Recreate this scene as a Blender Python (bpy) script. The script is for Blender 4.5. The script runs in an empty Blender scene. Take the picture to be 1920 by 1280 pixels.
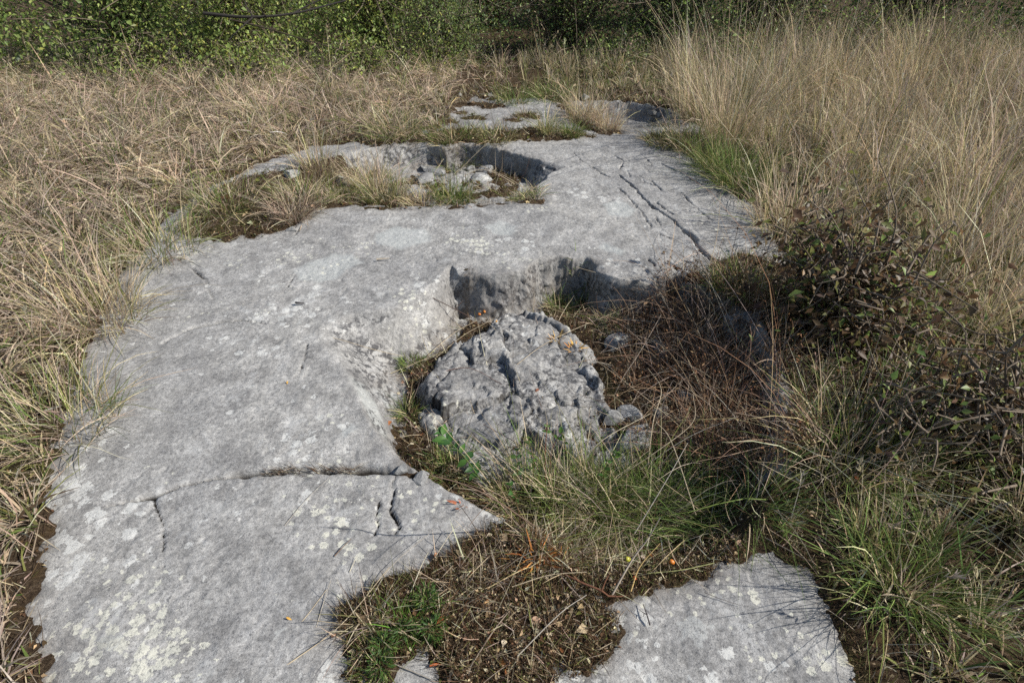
import bpy, math
import numpy as np
from mathutils import Vector

# ------------------------------------------------------------------ camera, sky, sun, exposure
SC = bpy.context.scene
COL = SC.collection
CAM_H = 1.6
PITCH = math.radians(38.0)
FPX = 640.0 / math.tan(math.radians(30.0))

cam_data = bpy.data.cameras.new('camera')
cam_data.sensor_fit = 'VERTICAL'
cam_data.sensor_height = 24.0
cam_data.lens = 12.0 / math.tan(math.radians(30.0))
cam_data.clip_start = 0.05
cam_data.clip_end = 600.0
cam = bpy.data.objects.new('camera', cam_data)
cam.location = (0, 0, CAM_H)
cam.rotation_euler = (math.pi / 2 - PITCH, 0, 0)
COL.objects.link(cam)
SC.camera = cam

SUN_EL = math.radians(41.0)
SUN_AZ = math.atan2(0.985, -0.17)         # clockwise from +Y: from the right
world = bpy.data.worlds.new('World')
SC.world = world
world.use_nodes = True
wn = world.node_tree
wn.nodes.clear()
sky = wn.nodes.new('ShaderNodeTexSky')
sky.sky_type = 'NISHITA'
sky.sun_disc = False
sky.sun_elevation = SUN_EL
sky.sun_rotation = SUN_AZ
bg = wn.nodes.new('ShaderNodeBackground')
bg.inputs['Strength'].default_value = 0.095
wo = wn.nodes.new('ShaderNodeOutputWorld')
wn.links.new(sky.outputs[0], bg.inputs['Color'])
wn.links.new(bg.outputs[0], wo.inputs['Surface'])

sun_data = bpy.data.lights.new('sun', 'SUN')
sun_data.energy = 4.6
sun_data.angle = math.radians(0.53)
sun_data.color = (1.0, 0.955, 0.88)
sun = bpy.data.objects.new('sun', sun_data)
to_sun = Vector((math.sin(SUN_AZ) * math.cos(SUN_EL), math.cos(SUN_AZ) * math.cos(SUN_EL), math.sin(SUN_EL)))
sun.rotation_euler = to_sun.to_track_quat('Z', 'Y').to_euler()
sun.location = to_sun * 30
COL.objects.link(sun)

vs = SC.view_settings
vs.view_transform = 'Standard'
vs.look = 'None'
vs.exposure = 0.22
vs.gamma = 1.0
vs.use_curve_mapping = False
SC.render.engine = 'CYCLES'
SC.cycles.max_bounces = 6
SC.cycles.diffuse_bounces = 3
SC.cycles.transmission_bounces = 4
SC.cycles.transparent_max_bounces = 4
SC.cycles.use_denoising = False
SC.cycles.use_adaptive_sampling = True
SC.cycles.adaptive_threshold = 0.02

# ------------------------------------------------------------------ helpers
R = np.random.default_rng(20)

def at(px, py, z=0.0):
    """Ground point (or point at height z) seen at photograph pixel (1920x1280)."""
    dx = (px - 960.0) / FPX
    dy = (640.0 - py) / FPX
    dY = math.cos(PITCH) + dy * math.sin(PITCH)
    dZ = -math.sin(PITCH) + dy * math.cos(PITCH)
    t = (z - CAM_H) / dZ
    return np.array((dx * t, dY * t, z))

def poly(pts, z=0.0):
    return np.array([at(u, v, z)[:2] for u, v in pts])

def hash01(ix, iy, seed):
    n = (ix.astype(np.int64) * 374761393 + iy.astype(np.int64) * 668265263 + seed * 1442695041) & 0xffffffff
    n = ((n ^ (n >> 13)) * 1274126177) & 0xffffffff
    n = (n ^ (n >> 16)) & 0xffffffff
    return n / 4294967296.0

def perlin(x, y, seed=0):
    x0 = np.floor(x); y0 = np.floor(y)
    fx = x - x0; fy = y - y0
    u = fx * fx * fx * (fx * (fx * 6 - 15) + 10)
    v = fy * fy * fy * (fy * (fy * 6 - 15) + 10)
    def g(ix, iy, dx, dy):
        a = hash01(ix, iy, seed) * 6.2831853
        return np.cos(a) * dx + np.sin(a) * dy
    a = g(x0, y0, fx, fy); b = g(x0 + 1, y0, fx - 1, fy)
    c = g(x0, y0 + 1, fx, fy - 1); d = g(x0 + 1, y0 + 1, fx - 1, fy - 1)
    return ((a + (b - a) * u) * (1 - v) + (c + (d - c) * u) * v) * 1.5

def fbm(x, y, seed=0, oct=4, gain=0.5):
    s = 0.0; a = 1.0
    for i in range(oct):
        s = s + a * perlin(x, y, seed + i * 17)
        x = x * 2.03 + 11.3; y = y * 2.03 + 5.7; a *= gain
    return s

def ridged(x, y, seed=0, oct=3):
    s = 0.0; a = 1.0
    for i in range(oct):
        s = s + a * (1 - np.abs(perlin(x, y, seed + i * 13)) * 2)
        x = x * 2.1 + 3.1; y = y * 2.1 + 7.7; a *= 0.5
    return s

def sdf(x, y, p, pad=0.6):
    """Signed distance to polygon p (positive inside); points farther than pad are capped."""
    out = np.full(x.shape, -pad)
    lo = p.min(0) - pad; hi = p.max(0) + pad
    m = (x > lo[0]) & (x < hi[0]) & (y > lo[1]) & (y < hi[1])
    if not m.any():
        return out
    X = x[m]; Y = y[m]
    d2 = np.full(X.shape, 1e9); ins = np.zeros(X.shape, bool)
    n = len(p)
    for i in range(n):
        ax, ay = p[i]; bx, by = p[(i + 1) % n]
        ex, ey = bx - ax, by - ay
        t = np.clip(((X - ax) * ex + (Y - ay) * ey) / (ex * ex + ey * ey + 1e-12), 0, 1)
        d2 = np.minimum(d2, (X - ax - ex * t) ** 2 + (Y - ay - ey * t) ** 2)
        if ay != by:
            c = ((ay > Y) != (by > Y)) & (X < (bx - ax) * (Y - ay) / (by - ay) + ax)
            ins ^= c
    d = np.sqrt(d2)
    out[m] = np.where(ins, d, -np.minimum(d, pad))
    return out

def polyline_dist(x, y, p, pad=0.12):
    out = np.full(x.shape, pad)
    for i in range(len(p) - 1):
        ax, ay = p[i]; bx, by = p[i + 1]
        m = (x > min(ax, bx) - pad) & (x < max(ax, bx) + pad) & (y > min(ay, by) - pad) & (y < max(ay, by) + pad)
        if not m.any():
            continue
        X = x[m]; Y = y[m]
        ex, ey = bx - ax, by - ay
        t = np.clip(((X - ax) * ex + (Y - ay) * ey) / (ex * ex + ey * ey + 1e-12), 0, 1)
        out[m] = np.minimum(out[m], np.hypot(X - ax - ex * t, Y - ay - ey * t))
    return out

def sstep(a, b, x):
    t = np.clip((x - a) / (b - a), 0, 1)
    return t * t * (3 - 2 * t)

def make_mesh(name, V, F, attrs=None, smooth=True, colors=None):
    """Mesh from arrays; F is (n,4) quads or (n,3) triangles."""
    me = bpy.data.meshes.new(name)
    V = np.asarray(V, np.float32); F = np.asarray(F, np.int32)
    k = F.shape[1]
    me.vertices.add(len(V)); me.vertices.foreach_set('co', V.ravel())
    me.loops.add(F.size); me.loops.foreach_set('vertex_index', F.ravel())
    me.polygons.add(len(F))
    me.polygons.foreach_set('loop_start', np.arange(0, F.size, k, dtype=np.int32))
    me.polygons.foreach_set('loop_total', np.full(len(F), k, np.int32))
    me.polygons.foreach_set('use_smooth', np.full(len(F), smooth, bool))
    for an, av in (attrs or {}).items():
        a = me.attributes.new(an, 'FLOAT', 'POINT')
        a.data.foreach_set('value', np.asarray(av, np.float32))
    if colors is not None:
        a = me.attributes.new('col', 'FLOAT_COLOR', 'POINT')
        c = np.ones((len(V), 4), np.float32); c[:, :3] = colors
        a.data.foreach_set('color', c.ravel())
    me.update(); me.validate()
    return me

def link(name, me, mat, parent=None, loc=None):
    o = bpy.data.objects.new(name, me)
    COL.objects.link(o)
    if mat is not None and me is not None and not len(me.materials):
        me.materials.append(mat)
    if parent is not None:
        o.parent = parent
    if loc is not None:
        o.location = loc
    return o

def tag(o, label=None, cat=None, group=None, kind=None):
    if label: o['label'] = label
    if cat: o['category'] = cat
    if group: o['group'] = group
    if kind: o['kind'] = kind
    return o

class Geo:
    """Collects quads with colours; build() links them as one mesh."""
    def __init__(self):
        self.V = []; self.F = []; self.C = []; self.n = 0
    def add(self, V, F, C):
        V = np.asarray(V, float).reshape(-1, 3)
        self.V.append(V); self.F.append(np.asarray(F) + self.n)
        C = np.asarray(C, float)
        self.C.append(np.broadcast_to(C, (len(V), 3)) if C.ndim == 1 else C)
        self.n += len(V)
    def mesh(self, name, origin=None, smooth=True):
        V = np.concatenate(self.V)
        if origin is not None:
            V = V - np.asarray(origin)
        return make_mesh(name, V, np.concatenate(self.F), colors=np.concatenate(self.C), smooth=smooth)
    def build(self, name, mat, parent=None, origin=None, smooth=True):
        return link(name, self.mesh(name, origin, smooth), mat, parent, None if origin is None else tuple(origin))

    def blades(self, base, az, lean, curv, length, width, col, segs=3, twist=None, tip=None, floor=True):
        N = len(base)
        s = (np.arange(segs) + 0.5) / segs
        th = np.clip(lean[:, None] + curv[:, None] * s, -2.2, 2.2)
        st = (length / segs)[:, None]
        hx = np.concatenate([np.zeros((N, 1)), np.cumsum(np.sin(th) * st, 1)], 1)
        hz = np.concatenate([np.zeros((N, 1)), np.cumsum(np.cos(th) * st, 1)], 1)
        P = np.empty((N, segs + 1, 3))
        P[..., 0] = base[:, None, 0] + np.cos(az)[:, None] * hx
        P[..., 1] = base[:, None, 1] + np.sin(az)[:, None] * hx
        P[..., 2] = base[:, None, 2] + hz
        if floor:
            lim = base[:, None, 2] + (0.004 + 0.03 * R.random(N))[:, None] * np.linspace(0, 1, segs + 1)
            P[..., 2] = np.maximum(P[..., 2], lim)
        if twist is None:
            twist = R.normal(0, 0.7, N)
        W = np.stack([-np.sin(az) * np.cos(twist), np.cos(az) * np.cos(twist), np.sin(twist)], 1)
        ss = np.linspace(0, 1, segs + 1)
        w = width[:, None] * (np.clip(1 - ss, 0, 1) ** 0.6 * 0.9 + 0.1)[None]
        off = W[:, None, :] * w[..., None] * 0.5
        V = np.stack([P - off, P + off], 2).reshape(N, -1, 3)
        b = np.arange(segs) * 2
        f = np.stack([b, b + 1, b + 3, b + 2], 1)
        F = (f[None] + (np.arange(N) * (segs + 1) * 2)[:, None, None]).reshape(-1, 4)
        C = np.repeat(col[:, None, :], (segs + 1) * 2, 1)
        if tip is not None:
            k = np.repeat(ss, 2)[None, :, None]
            C = C * (1 - k) + tip[:, None, :] * k
        self.add(V.reshape(-1, 3), F, C.reshape(-1, 3))

    def leaves(self, cen, dirn, nrm, length, width, col, fold=0.15, droop=0.15):
        """Leaf blades: two quads each side of a folded midrib."""
        N = len(cen)
        d = dirn / (np.linalg.norm(dirn, axis=1, keepdims=True) + 1e-9)
        sd = np.cross(d, nrm); sd /= (np.linalg.norm(sd, axis=1, keepdims=True) + 1e-9)
        n = np.cross(sd, d)
        L = length[:, None]; Wd = width[:, None]
        v0 = cen
        v1 = cen + d * L * 0.5 - n * L * droop * 0.3
        v2 = cen + d * L - n * L * droop
        r = cen + d * L * 0.42 + sd * Wd * 0.5 + n * Wd * fold
        l = cen + d * L * 0.42 - sd * Wd * 0.5 + n * Wd * fold
        V = np.stack([v0, r, v2, v1, l], 1).reshape(-1, 3)
        f = np.array([[0, 1, 2, 3], [0, 3, 2, 4]])
        F = (f[None] + (np.arange(N) * 5)[:, None, None]).reshape(-1, 4)
        self.add(V, F, np.repeat(col[:, None, :], 5, 1).reshape(-1, 3))

    def tube(self, pts, r0, r1, col, sides=5):
        pts = np.asarray(pts, float); n = len(pts)
        T = np.gradient(pts, axis=0); T /= (np.linalg.norm(T, axis=1, keepdims=True) + 1e-9)
        up = np.where(np.abs(T[:, 2:3]) > 0.9, np.array([[1.0, 0, 0]]), np.array([[0, 0, 1.0]]))
        A = np.cross(T, up); A /= np.linalg.norm(A, axis=1, keepdims=True)
        B = np.cross(T, A)
        rr = np.linspace(r0, r1, n)
        ang = np.arange(sides) * 2 * math.pi / sides
        V = pts[:, None] + rr[:, None, None] * (np.cos(ang)[None, :, None] * A[:, None] + np.sin(ang)[None, :, None] * B[:, None])
        F = []
        for i in range(n - 1):
            for j in range(sides):
                k = (j + 1) % sides
                F.append((i * sides + j, i * sides + k, (i + 1) * sides + k, (i + 1) * sides + j))
        self.add(V.reshape(-1, 3), F, np.asarray(col, float))

def spline(pts, n=10):
    """Catmull-Rom through the points."""
    p = np.asarray(pts, float)
    p = np.concatenate([2 * p[:1] - p[1:2], p, 2 * p[-1:] - p[-2:-1]])
    out = []
    m = len(p) - 3
    for i in range(m):
        t = np.linspace(0, 1, n, endpoint=(i == m - 1))[:, None]
        a, b, c, d = p[i:i + 4]
        out.append(0.5 * (2 * b + (c - a) * t + (2 * a - 5 * b + 4 * c - d) * t ** 2 + (3 * b - a - 3 * c + d) * t ** 3))
    return np.concatenate(out)

def vary(c, n, s=0.2, hue=0.06):
    c = np.asarray(c, float)
    k = np.exp(R.normal(0, s, (n, 1)))
    return np.clip(c[None] * k * (1 + R.normal(0, hue, (n, 3))), 0.005, 0.8)

def mixcol(cols, probs, n, s=0.2):
    idx = R.choice(len(cols), n, p=np.array(probs) / sum(probs))
    return vary((0, 0, 0), n, s) * 0 + np.clip(np.array(cols)[idx] * np.exp(R.normal(0, s, (n, 1))) * (1 + R.normal(0, 0.05, (n, 3))), 0.005, 0.8)

# ------------------------------------------------------------------ materials
def new_mat(name):
    m = bpy.data.materials.new(name); m.use_nodes = True
    nt = m.node_tree; nt.nodes.clear()
    return m, nt

def N(nt, t, **kw):
    n = nt.nodes.new(t)
    for k, v in kw.items():
        if k in n.inputs: n.inputs[k].default_value = v
        else: setattr(n, k, v)
    return n

def ramp(nt, fac, stops):
    r = nt.nodes.new('ShaderNodeValToRGB')
    el = r.color_ramp.elements
    while len(el) < len(stops): el.new(0.5)
    for e, (p, c) in zip(el, stops):
        e.position = p; e.color = (*c, 1) if len(c) == 3 else c
    nt.links.new(fac, r.inputs[0])
    return r.outputs[0]

def mix(nt, fac, a, b, mode='MIX'):
    m = nt.nodes.new('ShaderNodeMix'); m.data_type = 'RGBA'; m.blend_type = mode
    for sock, val in ((m.inputs[0], fac), (m.inputs[6], a), (m.inputs[7], b)):
        if hasattr(val, 'is_output'): nt.links.new(val, sock)
        else: sock.default_value = val if isinstance(val, float) else (*val, 1)
    return m.outputs[2]

def math_n(nt, op, a, b=None, clamp=False):
    m = nt.nodes.new('ShaderNodeMath'); m.operation = op; m.use_clamp = clamp
    for s, v in ((m.inputs[0], a), (m.inputs[1], b)):
        if v is None: continue
        if hasattr(v, 'is_output'): nt.links.new(v, s)
        else: s.default_value = v
    return m.outputs[0]

def noise(nt, vec, scale, detail=4, rough=0.55, dist=0.0):
    n = N(nt, 'ShaderNodeTexNoise', Scale=scale, Detail=detail, Roughness=rough, Distortion=dist)
    nt.links.new(vec, n.inputs['Vector'])
    return n.outputs[0]

def band(nt, v, lo, hi):
    m = nt.nodes.new('ShaderNodeMapRange'); m.interpolation_type = 'SMOOTHSTEP'
    nt.links.new(v, m.inputs[0])
    m.inputs[1].default_value = lo; m.inputs[2].default_value = hi
    return m.outputs[0]

def attr(nt, name):
    a = nt.nodes.new('ShaderNodeAttribute'); a.attribute_name = name
    return a

def rock_material(name='weathered_limestone', tone=1.0, rough_floor=0.0):
    m, nt = new_mat(name)
    g = nt.nodes.new('ShaderNodeNewGeometry')
    P = g.outputs['Position']
    wall = attr(nt, 'wall').outputs['Fac']
    crack = attr(nt, 'crack').outputs['Fac']
    pale = attr(nt, 'pale').outputs['Fac']
    big = noise(nt, P, 1.7, 5, 0.6)
    med = noise(nt, P, 9.0, 6, 0.65, 0.3)
    fine = noise(nt, P, 70.0, 5, 0.7)
    grain = noise(nt, P, 260.0, 3, 0.7)
    k = tone
    c = ramp(nt, med, [(0.28, (0.185 * k, 0.182 * k, 0.178 * k)), (0.5, (0.312 * k, 0.308 * k, 0.298 * k)), (0.72, (0.44 * k, 0.435 * k, 0.42 * k))])
    c = mix(nt, 0.7, c, ramp(nt, big, [(0.3, (0.40, 0.40, 0.41)), (0.7, (0.62, 0.61, 0.59))]), 'OVERLAY')
    c = mix(nt, 0.8, c, ramp(nt, fine, [(0.25, (0.2, 0.2, 0.2)), (0.5, (0.5, 0.5, 0.5)), (0.75, (0.78, 0.78, 0.77))]), 'OVERLAY')
    c = mix(nt, 0.6, c, ramp(nt, grain, [(0.3, (0.25, 0.25, 0.25)), (0.7, (0.75, 0.75, 0.75))]), 'OVERLAY')
    # pale polished wear
    c = mix(nt, math_n(nt, 'MULTIPLY', pale, 0.75), c, (0.44, 0.455, 0.44))
    # broad whitish crust blotches
    cr = noise(nt, P, 5.5, 8, 0.72, 0.6)
    c = mix(nt, math_n(nt, 'MULTIPLY', band(nt, cr, 0.54, 0.66), 0.55), c, (0.53, 0.53, 0.515))
    # round crusty lichens, white and straw coloured
    def spots(scale, dens_scale, lo, hi, colr, amount, rad):
        v = N(nt, 'ShaderNodeTexVoronoi', Scale=scale)
        wob = nt.nodes.new('ShaderNodeVectorMath'); wob.operation = 'MULTIPLY_ADD'
        nn = N(nt, 'ShaderNodeTexNoise', Scale=scale * 3.0, Detail=4)
        nt.links.new(P, nn.inputs['Vector'])
        nt.links.new(nn.outputs['Color'], wob.inputs[0])
        wob.inputs[1].default_value = (0.9 / scale,) * 3
        nt.links.new(P, wob.inputs[2])
        nt.links.new(wob.outputs[0], v.inputs['Vector'])
        sz = math_n(nt, 'MULTIPLY', band(nt, math_n(nt, 'ADD', noise(nt, P, dens_scale, 2), attr(nt, 'lichen').outputs['Fac']), lo, hi), rad)
        rnd = nt.nodes.new('ShaderNodeSeparateColor'); nt.links.new(v.outputs['Color'], rnd.inputs[0])
        sz = math_n(nt, 'MULTIPLY', sz, rnd.outputs[0])
        d = math_n(nt, 'SUBTRACT', sz, v.outputs['Distance'])
        f = math_n(nt, 'MULTIPLY', band(nt, d, 0.0, 0.05), amount)
        f = math_n(nt, 'MULTIPLY', f, math_n(nt, 'ADD', band(nt, fine, 0.3, 0.6), 0.35, True))
        return f
    c = mix(nt, spots(20.0, 1.6, 0.34, 0.82, None, 0.75, 1.0), c, (0.62, 0.62, 0.59))
    c = mix(nt, spots(34.0, 2.3, 0.42, 0.82, None, 0.85, 1.0), c, (0.62, 0.61, 0.52))
    c = mix(nt, spots(9.0, 1.1, 0.42, 0.9, None, 0.5, 0.8), c, (0.50, 0.51, 0.49))
    # black lichen: sparse flecks on top, dense in blotches on the quarried faces
    blk = noise(nt, P, 34.0, 7, 0.72, 0.4)
    blk2 = noise(nt, P, 120.0, 4, 0.7)
    c = mix(nt, math_n(nt, 'MULTIPLY', band(nt, blk2, 0.555, 0.65), 0.7), c, (0.10, 0.10, 0.105))
    wm = math_n(nt, 'MULTIPLY', band(nt, wall, 0.10, 0.6), band(nt, blk, 0.47, 0.56))
    wm = math_n(nt, 'MULTIPLY', wm, band(nt, noise(nt, P, 5.5, 3), 0.40, 0.54))
    c = mix(nt, math_n(nt, 'MULTIPLY', wm, 0.85), c, (0.055, 0.055, 0.06))
    # faint pink and rust stains
    pk = band(nt, noise(nt, P, 6.0, 5, 0.75), 0.70, 0.78)
    c = mix(nt, math_n(nt, 'MULTIPLY', pk, 0.35), c, (0.42, 0.27, 0.26))
    # dark water stains and brown dirt washed from the earth
    ws = band(nt, noise(nt, P, 2.3, 7, 0.68, 1.2), 0.55, 0.68)
    c = mix(nt, math_n(nt, 'MULTIPLY', ws, 0.38), c, (0.15, 0.148, 0.15))
    dm = math_n(nt, 'MULTIPLY', attr(nt, 'dirt').outputs['Fac'], band(nt, fine, 0.3, 0.6))
    c = mix(nt, math_n(nt, 'MULTIPLY', dm, 0.75), c, (0.13, 0.10, 0.07))
    # earth lodged in the cracks
    c = mix(nt, band(nt, crack, 0.25, 0.8), c, (0.03, 0.026, 0.022))
    h = math_n(nt, 'ADD', math_n(nt, 'MULTIPLY', fine, 0.5), math_n(nt, 'ADD', math_n(nt, 'MULTIPLY', grain, 0.2), math_n(nt, 'MULTIPLY', blk, -0.6)))
    b = N(nt, 'ShaderNodeBump', Strength=0.8, Distance=0.007)
    nt.links.new(h, b.inputs['Height'])
    bs = N(nt, 'ShaderNodeBsdfPrincipled', Roughness=0.92)
    bs.inputs['Specular IOR Level'].default_value = 0.18
    nt.links.new(c, bs.inputs['Base Color']); nt.links.new(b.outputs[0], bs.inputs['Normal'])
    o = nt.nodes.new('ShaderNodeOutputMaterial'); nt.links.new(bs.outputs[0], o.inputs[0])
    return m

def soil_material():
    m, nt = new_mat('earth_and_moss')
    g = nt.nodes.new('ShaderNodeNewGeometry'); P = g.outputs['Position']
    a = noise(nt, P, 14.0, 8, 0.7); f = noise(nt, P, 90.0, 6, 0.75); mo = noise(nt, P, 2.6, 5, 0.65)
    c = ramp(nt, f, [(0.3, (0.022, 0.015, 0.010)), (0.5, (0.075, 0.052, 0.034)), (0.68, (0.17, 0.125, 0.08)), (0.8, (0.30, 0.25, 0.18))])
    c = mix(nt, math_n(nt, 'MULTIPLY', band(nt, a, 0.52, 0.66), 0.6), c, (0.10, 0.065, 0.028))
    c = mix(nt, math_n(nt, 'MULTIPLY', band(nt, mo, 0.54, 0.66), 0.55), c, (0.085, 0.085, 0.03))
    h = math_n(nt, 'ADD', f, math_n(nt, 'MULTIPLY', a, 0.7))
    b = N(nt, 'ShaderNodeBump', Strength=1.0, Distance=0.018); nt.links.new(h, b.inputs['Height'])
    bs = N(nt, 'ShaderNodeBsdfPrincipled', Roughness=1.0); bs.inputs['Specular IOR Level'].default_value = 0.05
    nt.links.new(c, bs.inputs['Base Color']); nt.links.new(b.outputs[0], bs.inputs['Normal'])
    o = nt.nodes.new('ShaderNodeOutputMaterial'); nt.links.new(bs.outputs[0], o.inputs[0])
    return m

def plant_material(name, trans=0.3, rough=0.65, spec=0.2, scale=60.0, amt=0.5):
    m, nt = new_mat(name)
    g = nt.nodes.new('ShaderNodeNewGeometry'); P = g.outputs['Position']
    c = attr(nt, 'col').outputs['Color']
    c = mix(nt, amt, c, ramp(nt, noise(nt, P, scale, 4, 0.65), [(0.3, (0.3, 0.3, 0.3)), (0.7, (0.7, 0.7, 0.7))]), 'OVERLAY')
    bs = N(nt, 'ShaderNodeBsdfPrincipled', Roughness=rough); bs.inputs['Specular IOR Level'].default_value = spec
    nt.links.new(c, bs.inputs['Base Color'])
    tr = nt.nodes.new('ShaderNodeBsdfTranslucent'); nt.links.new(c, tr.inputs[0])
    ms = N(nt, 'ShaderNodeMixShader'); ms.inputs[0].default_value = trans
    nt.links.new(bs.outputs[0], ms.inputs[1]); nt.links.new(tr.outputs[0], ms.inputs[2])
    o = nt.nodes.new('ShaderNodeOutputMaterial'); nt.links.new(ms.outputs[0], o.inputs[0])
    return m

ROCK = rock_material()
ROUGH = rock_material('rough_pit_limestone', 0.92)
SOIL = soil_material()
GRASS = plant_material('grass_blade', 0.28)
LEAF = plant_material('green_leaf', 0.42, 0.45, 0.4, 30.0, 0.35)
DEAD = plant_material('dead_stem', 0.08, 0.85, 0.1)
WOOD = plant_material('twig_bark', 0.0, 0.85, 0.15, 120.0, 0.7)
FRUIT = plant_material('berry_skin', 0.0, 0.3, 0.5, 200.0, 0.3)

# ------------------------------------------------------------------ ground plan (traced outlines laid on the ground)
# Outline of the bare limestone (soil and grass lie outside it)
MAIN = poly([(120, 1500), (60, 1150), (90, 850), (150, 660), (215, 520), (280, 430), (350, 370), (430, 330), (500, 300), (560, 281),
             (610, 268), (668, 262), (700, 271), (790, 266), (803, 246), (822, 234), (850, 204), (880, 185), (895, 171), (932, 174),
             (975, 184), (1000, 178), (1045, 191), (1075, 189), (1130, 187), (1200, 193), (1262, 203), (1290, 225), (1335, 240),
             (1330, 254), (1290, 258), (1215, 257), (1255, 270), (1300, 290), (1340, 325), (1390, 362), (1440, 412), (1480, 470),
             (1490, 530), (1440, 590), (1478, 690), (1496, 790), (1488, 910), (1450, 1000), (1470, 1040), (1540, 1080), (1600, 1170), (1650, 1320), (1680, 1500)])
SOILS = [poly(p) for p in (
    # west part of the far pit, filled with grass
    [(380, 372), (450, 335), (533, 320), (600, 304), (640, 292), (675, 300), (720, 322), (770, 340), (775, 362), (810, 374), (870, 372),
     (915, 368), (1010, 368), (1020, 376), (940, 380), (870, 386), (760, 391), (640, 386), (605, 389), (575, 406), (545, 424), (500, 440), (420, 448), (340, 430)],
    # strip between the far pit and the far slab
    [(790, 266), (800, 249), (850, 241), (920, 244), (960, 248), (1000, 241), (1050, 239), (1112, 254), (1060, 259), (1000, 263), (930, 266), (880, 271), (840, 275)],
    # hollow with tussock beside the far slab
    [(1045, 196), (1075, 192), (1100, 205), (1150, 225), (1165, 245), (1140, 249), (1100, 233), (1070, 215)],
    # bottom of the small far pit
    [(1190, 217), (1262, 213), (1290, 228), (1255, 233), (1200, 230)],
    # tuft bay at the slab's right border
    [(1205, 258), (1240, 262), (1290, 282), (1320, 300), (1400, 350), (1400, 300), (1330, 250), (1250, 254)],
    # foreground patch and the near lip of the large pit
    [(905, 998), (860, 1020), (830, 1050), (800, 1085), (700, 1112), (640, 1150), (655, 1185), (685, 1225), (665, 1265), (725, 1268),
     (755, 1232), (800, 1212), (845, 1235), (870, 1300), (960, 1310), (1010, 1285), (1040, 1258), (1110, 1237), (1140, 1205), (1152, 1160),
     (1130, 1130), (1085, 1112), (1035, 1095), (1150, 1106), (1240, 1082), (1300, 1062), (1390, 1040), (1460, 1000), (1480, 900), (1380, 880), (1200, 900), (1000, 950), (955, 978)],
    # mound of turf where the main crack meets the large pit
    [(1342, 495), (1400, 482), (1480, 500), (1480, 560), (1400, 575), (1350, 548)],
)]
FAR_SPOTS = [(at(u, v)[:2], rx, ry) for u, v, rx, ry in (
    (885, 194, .13, .05), (928, 199, .09, .05), (985, 218, .10, .06), (945, 182, .12, .08), (830, 228, .10, .06), (1000, 255, .16, .05),
    (890, 222, .06, .03), (960, 226, .05, .03), (905, 180, .06, .05), (865, 212, .05, .03))]

A_RIM = poly([(600, 612), (660, 584), (735, 574), (790, 546), (826, 514), (836, 496), (846, 495), (858, 508), (880, 513), (930, 514), (985, 504), (1006, 484),
              (1040, 478), (1075, 482), (1098, 480), (1112, 484), (1122, 506), (1150, 518), (1195, 525), (1245, 530), (1258, 512), (1272, 508), (1284, 526),
              (1330, 537), (1400, 585), (1450, 680), (1475, 780), (1460, 900), (1400, 1020), (1330, 1062), (1240, 1080), (1150, 1104),
              (1090, 1096), (1040, 1060), (1000, 1012), (930, 968), (850, 926), (790, 888), (738, 850), (693, 800), (668, 740), (640, 690), (604, 645)])
A_BASE = poly([(748, 688), (790, 668), (835, 640), (858, 604), (868, 572), (882, 566), (896, 592), (945, 594), (1000, 578), (1024, 556), (1060, 548), (1104, 550), (1120, 584), (1150, 594), (1200, 594), (1244, 586),
               (1262, 566), (1290, 572), (1345, 610), (1395, 700), (1412, 800), (1392, 900), (1330, 985), (1230, 1020), (1100, 1030), (1010, 1000),
               (930, 985), (860, 960), (800, 930), (768, 890), (748, 830), (742, 760)], -0.21)
B_RIM = poly([(560, 330), (610, 303), (650, 288), (690, 278), (720, 272), (790, 267), (836, 276), (862, 269), (900, 271), (950, 281), (1000, 295), (1040, 306),
              (1062, 312), (1030, 328), (1006, 350), (1014, 374), (940, 381), (870, 387), (760, 392), (640, 388), (600, 390), (560, 385)])
B_BASE = poly([(665, 336), (735, 324), (790, 316), (836, 310), (850, 301), (900, 309), (950, 320), (985, 334), (996, 350), (995, 378), (930, 388), (760, 398), (650, 392), (620, 365)], -0.16)
C_RIM = poly([(1062, 196), (1100, 188), (1180, 190), (1250, 202), (1276, 217), (1284, 233), (1230, 241), (1170, 246), (1120, 236), (1080, 215)])
C_BASE = poly([(1140, 224), (1195, 223), (1250, 227), (1262, 231), (1222, 234), (1165, 235)], -0.14)

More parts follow.
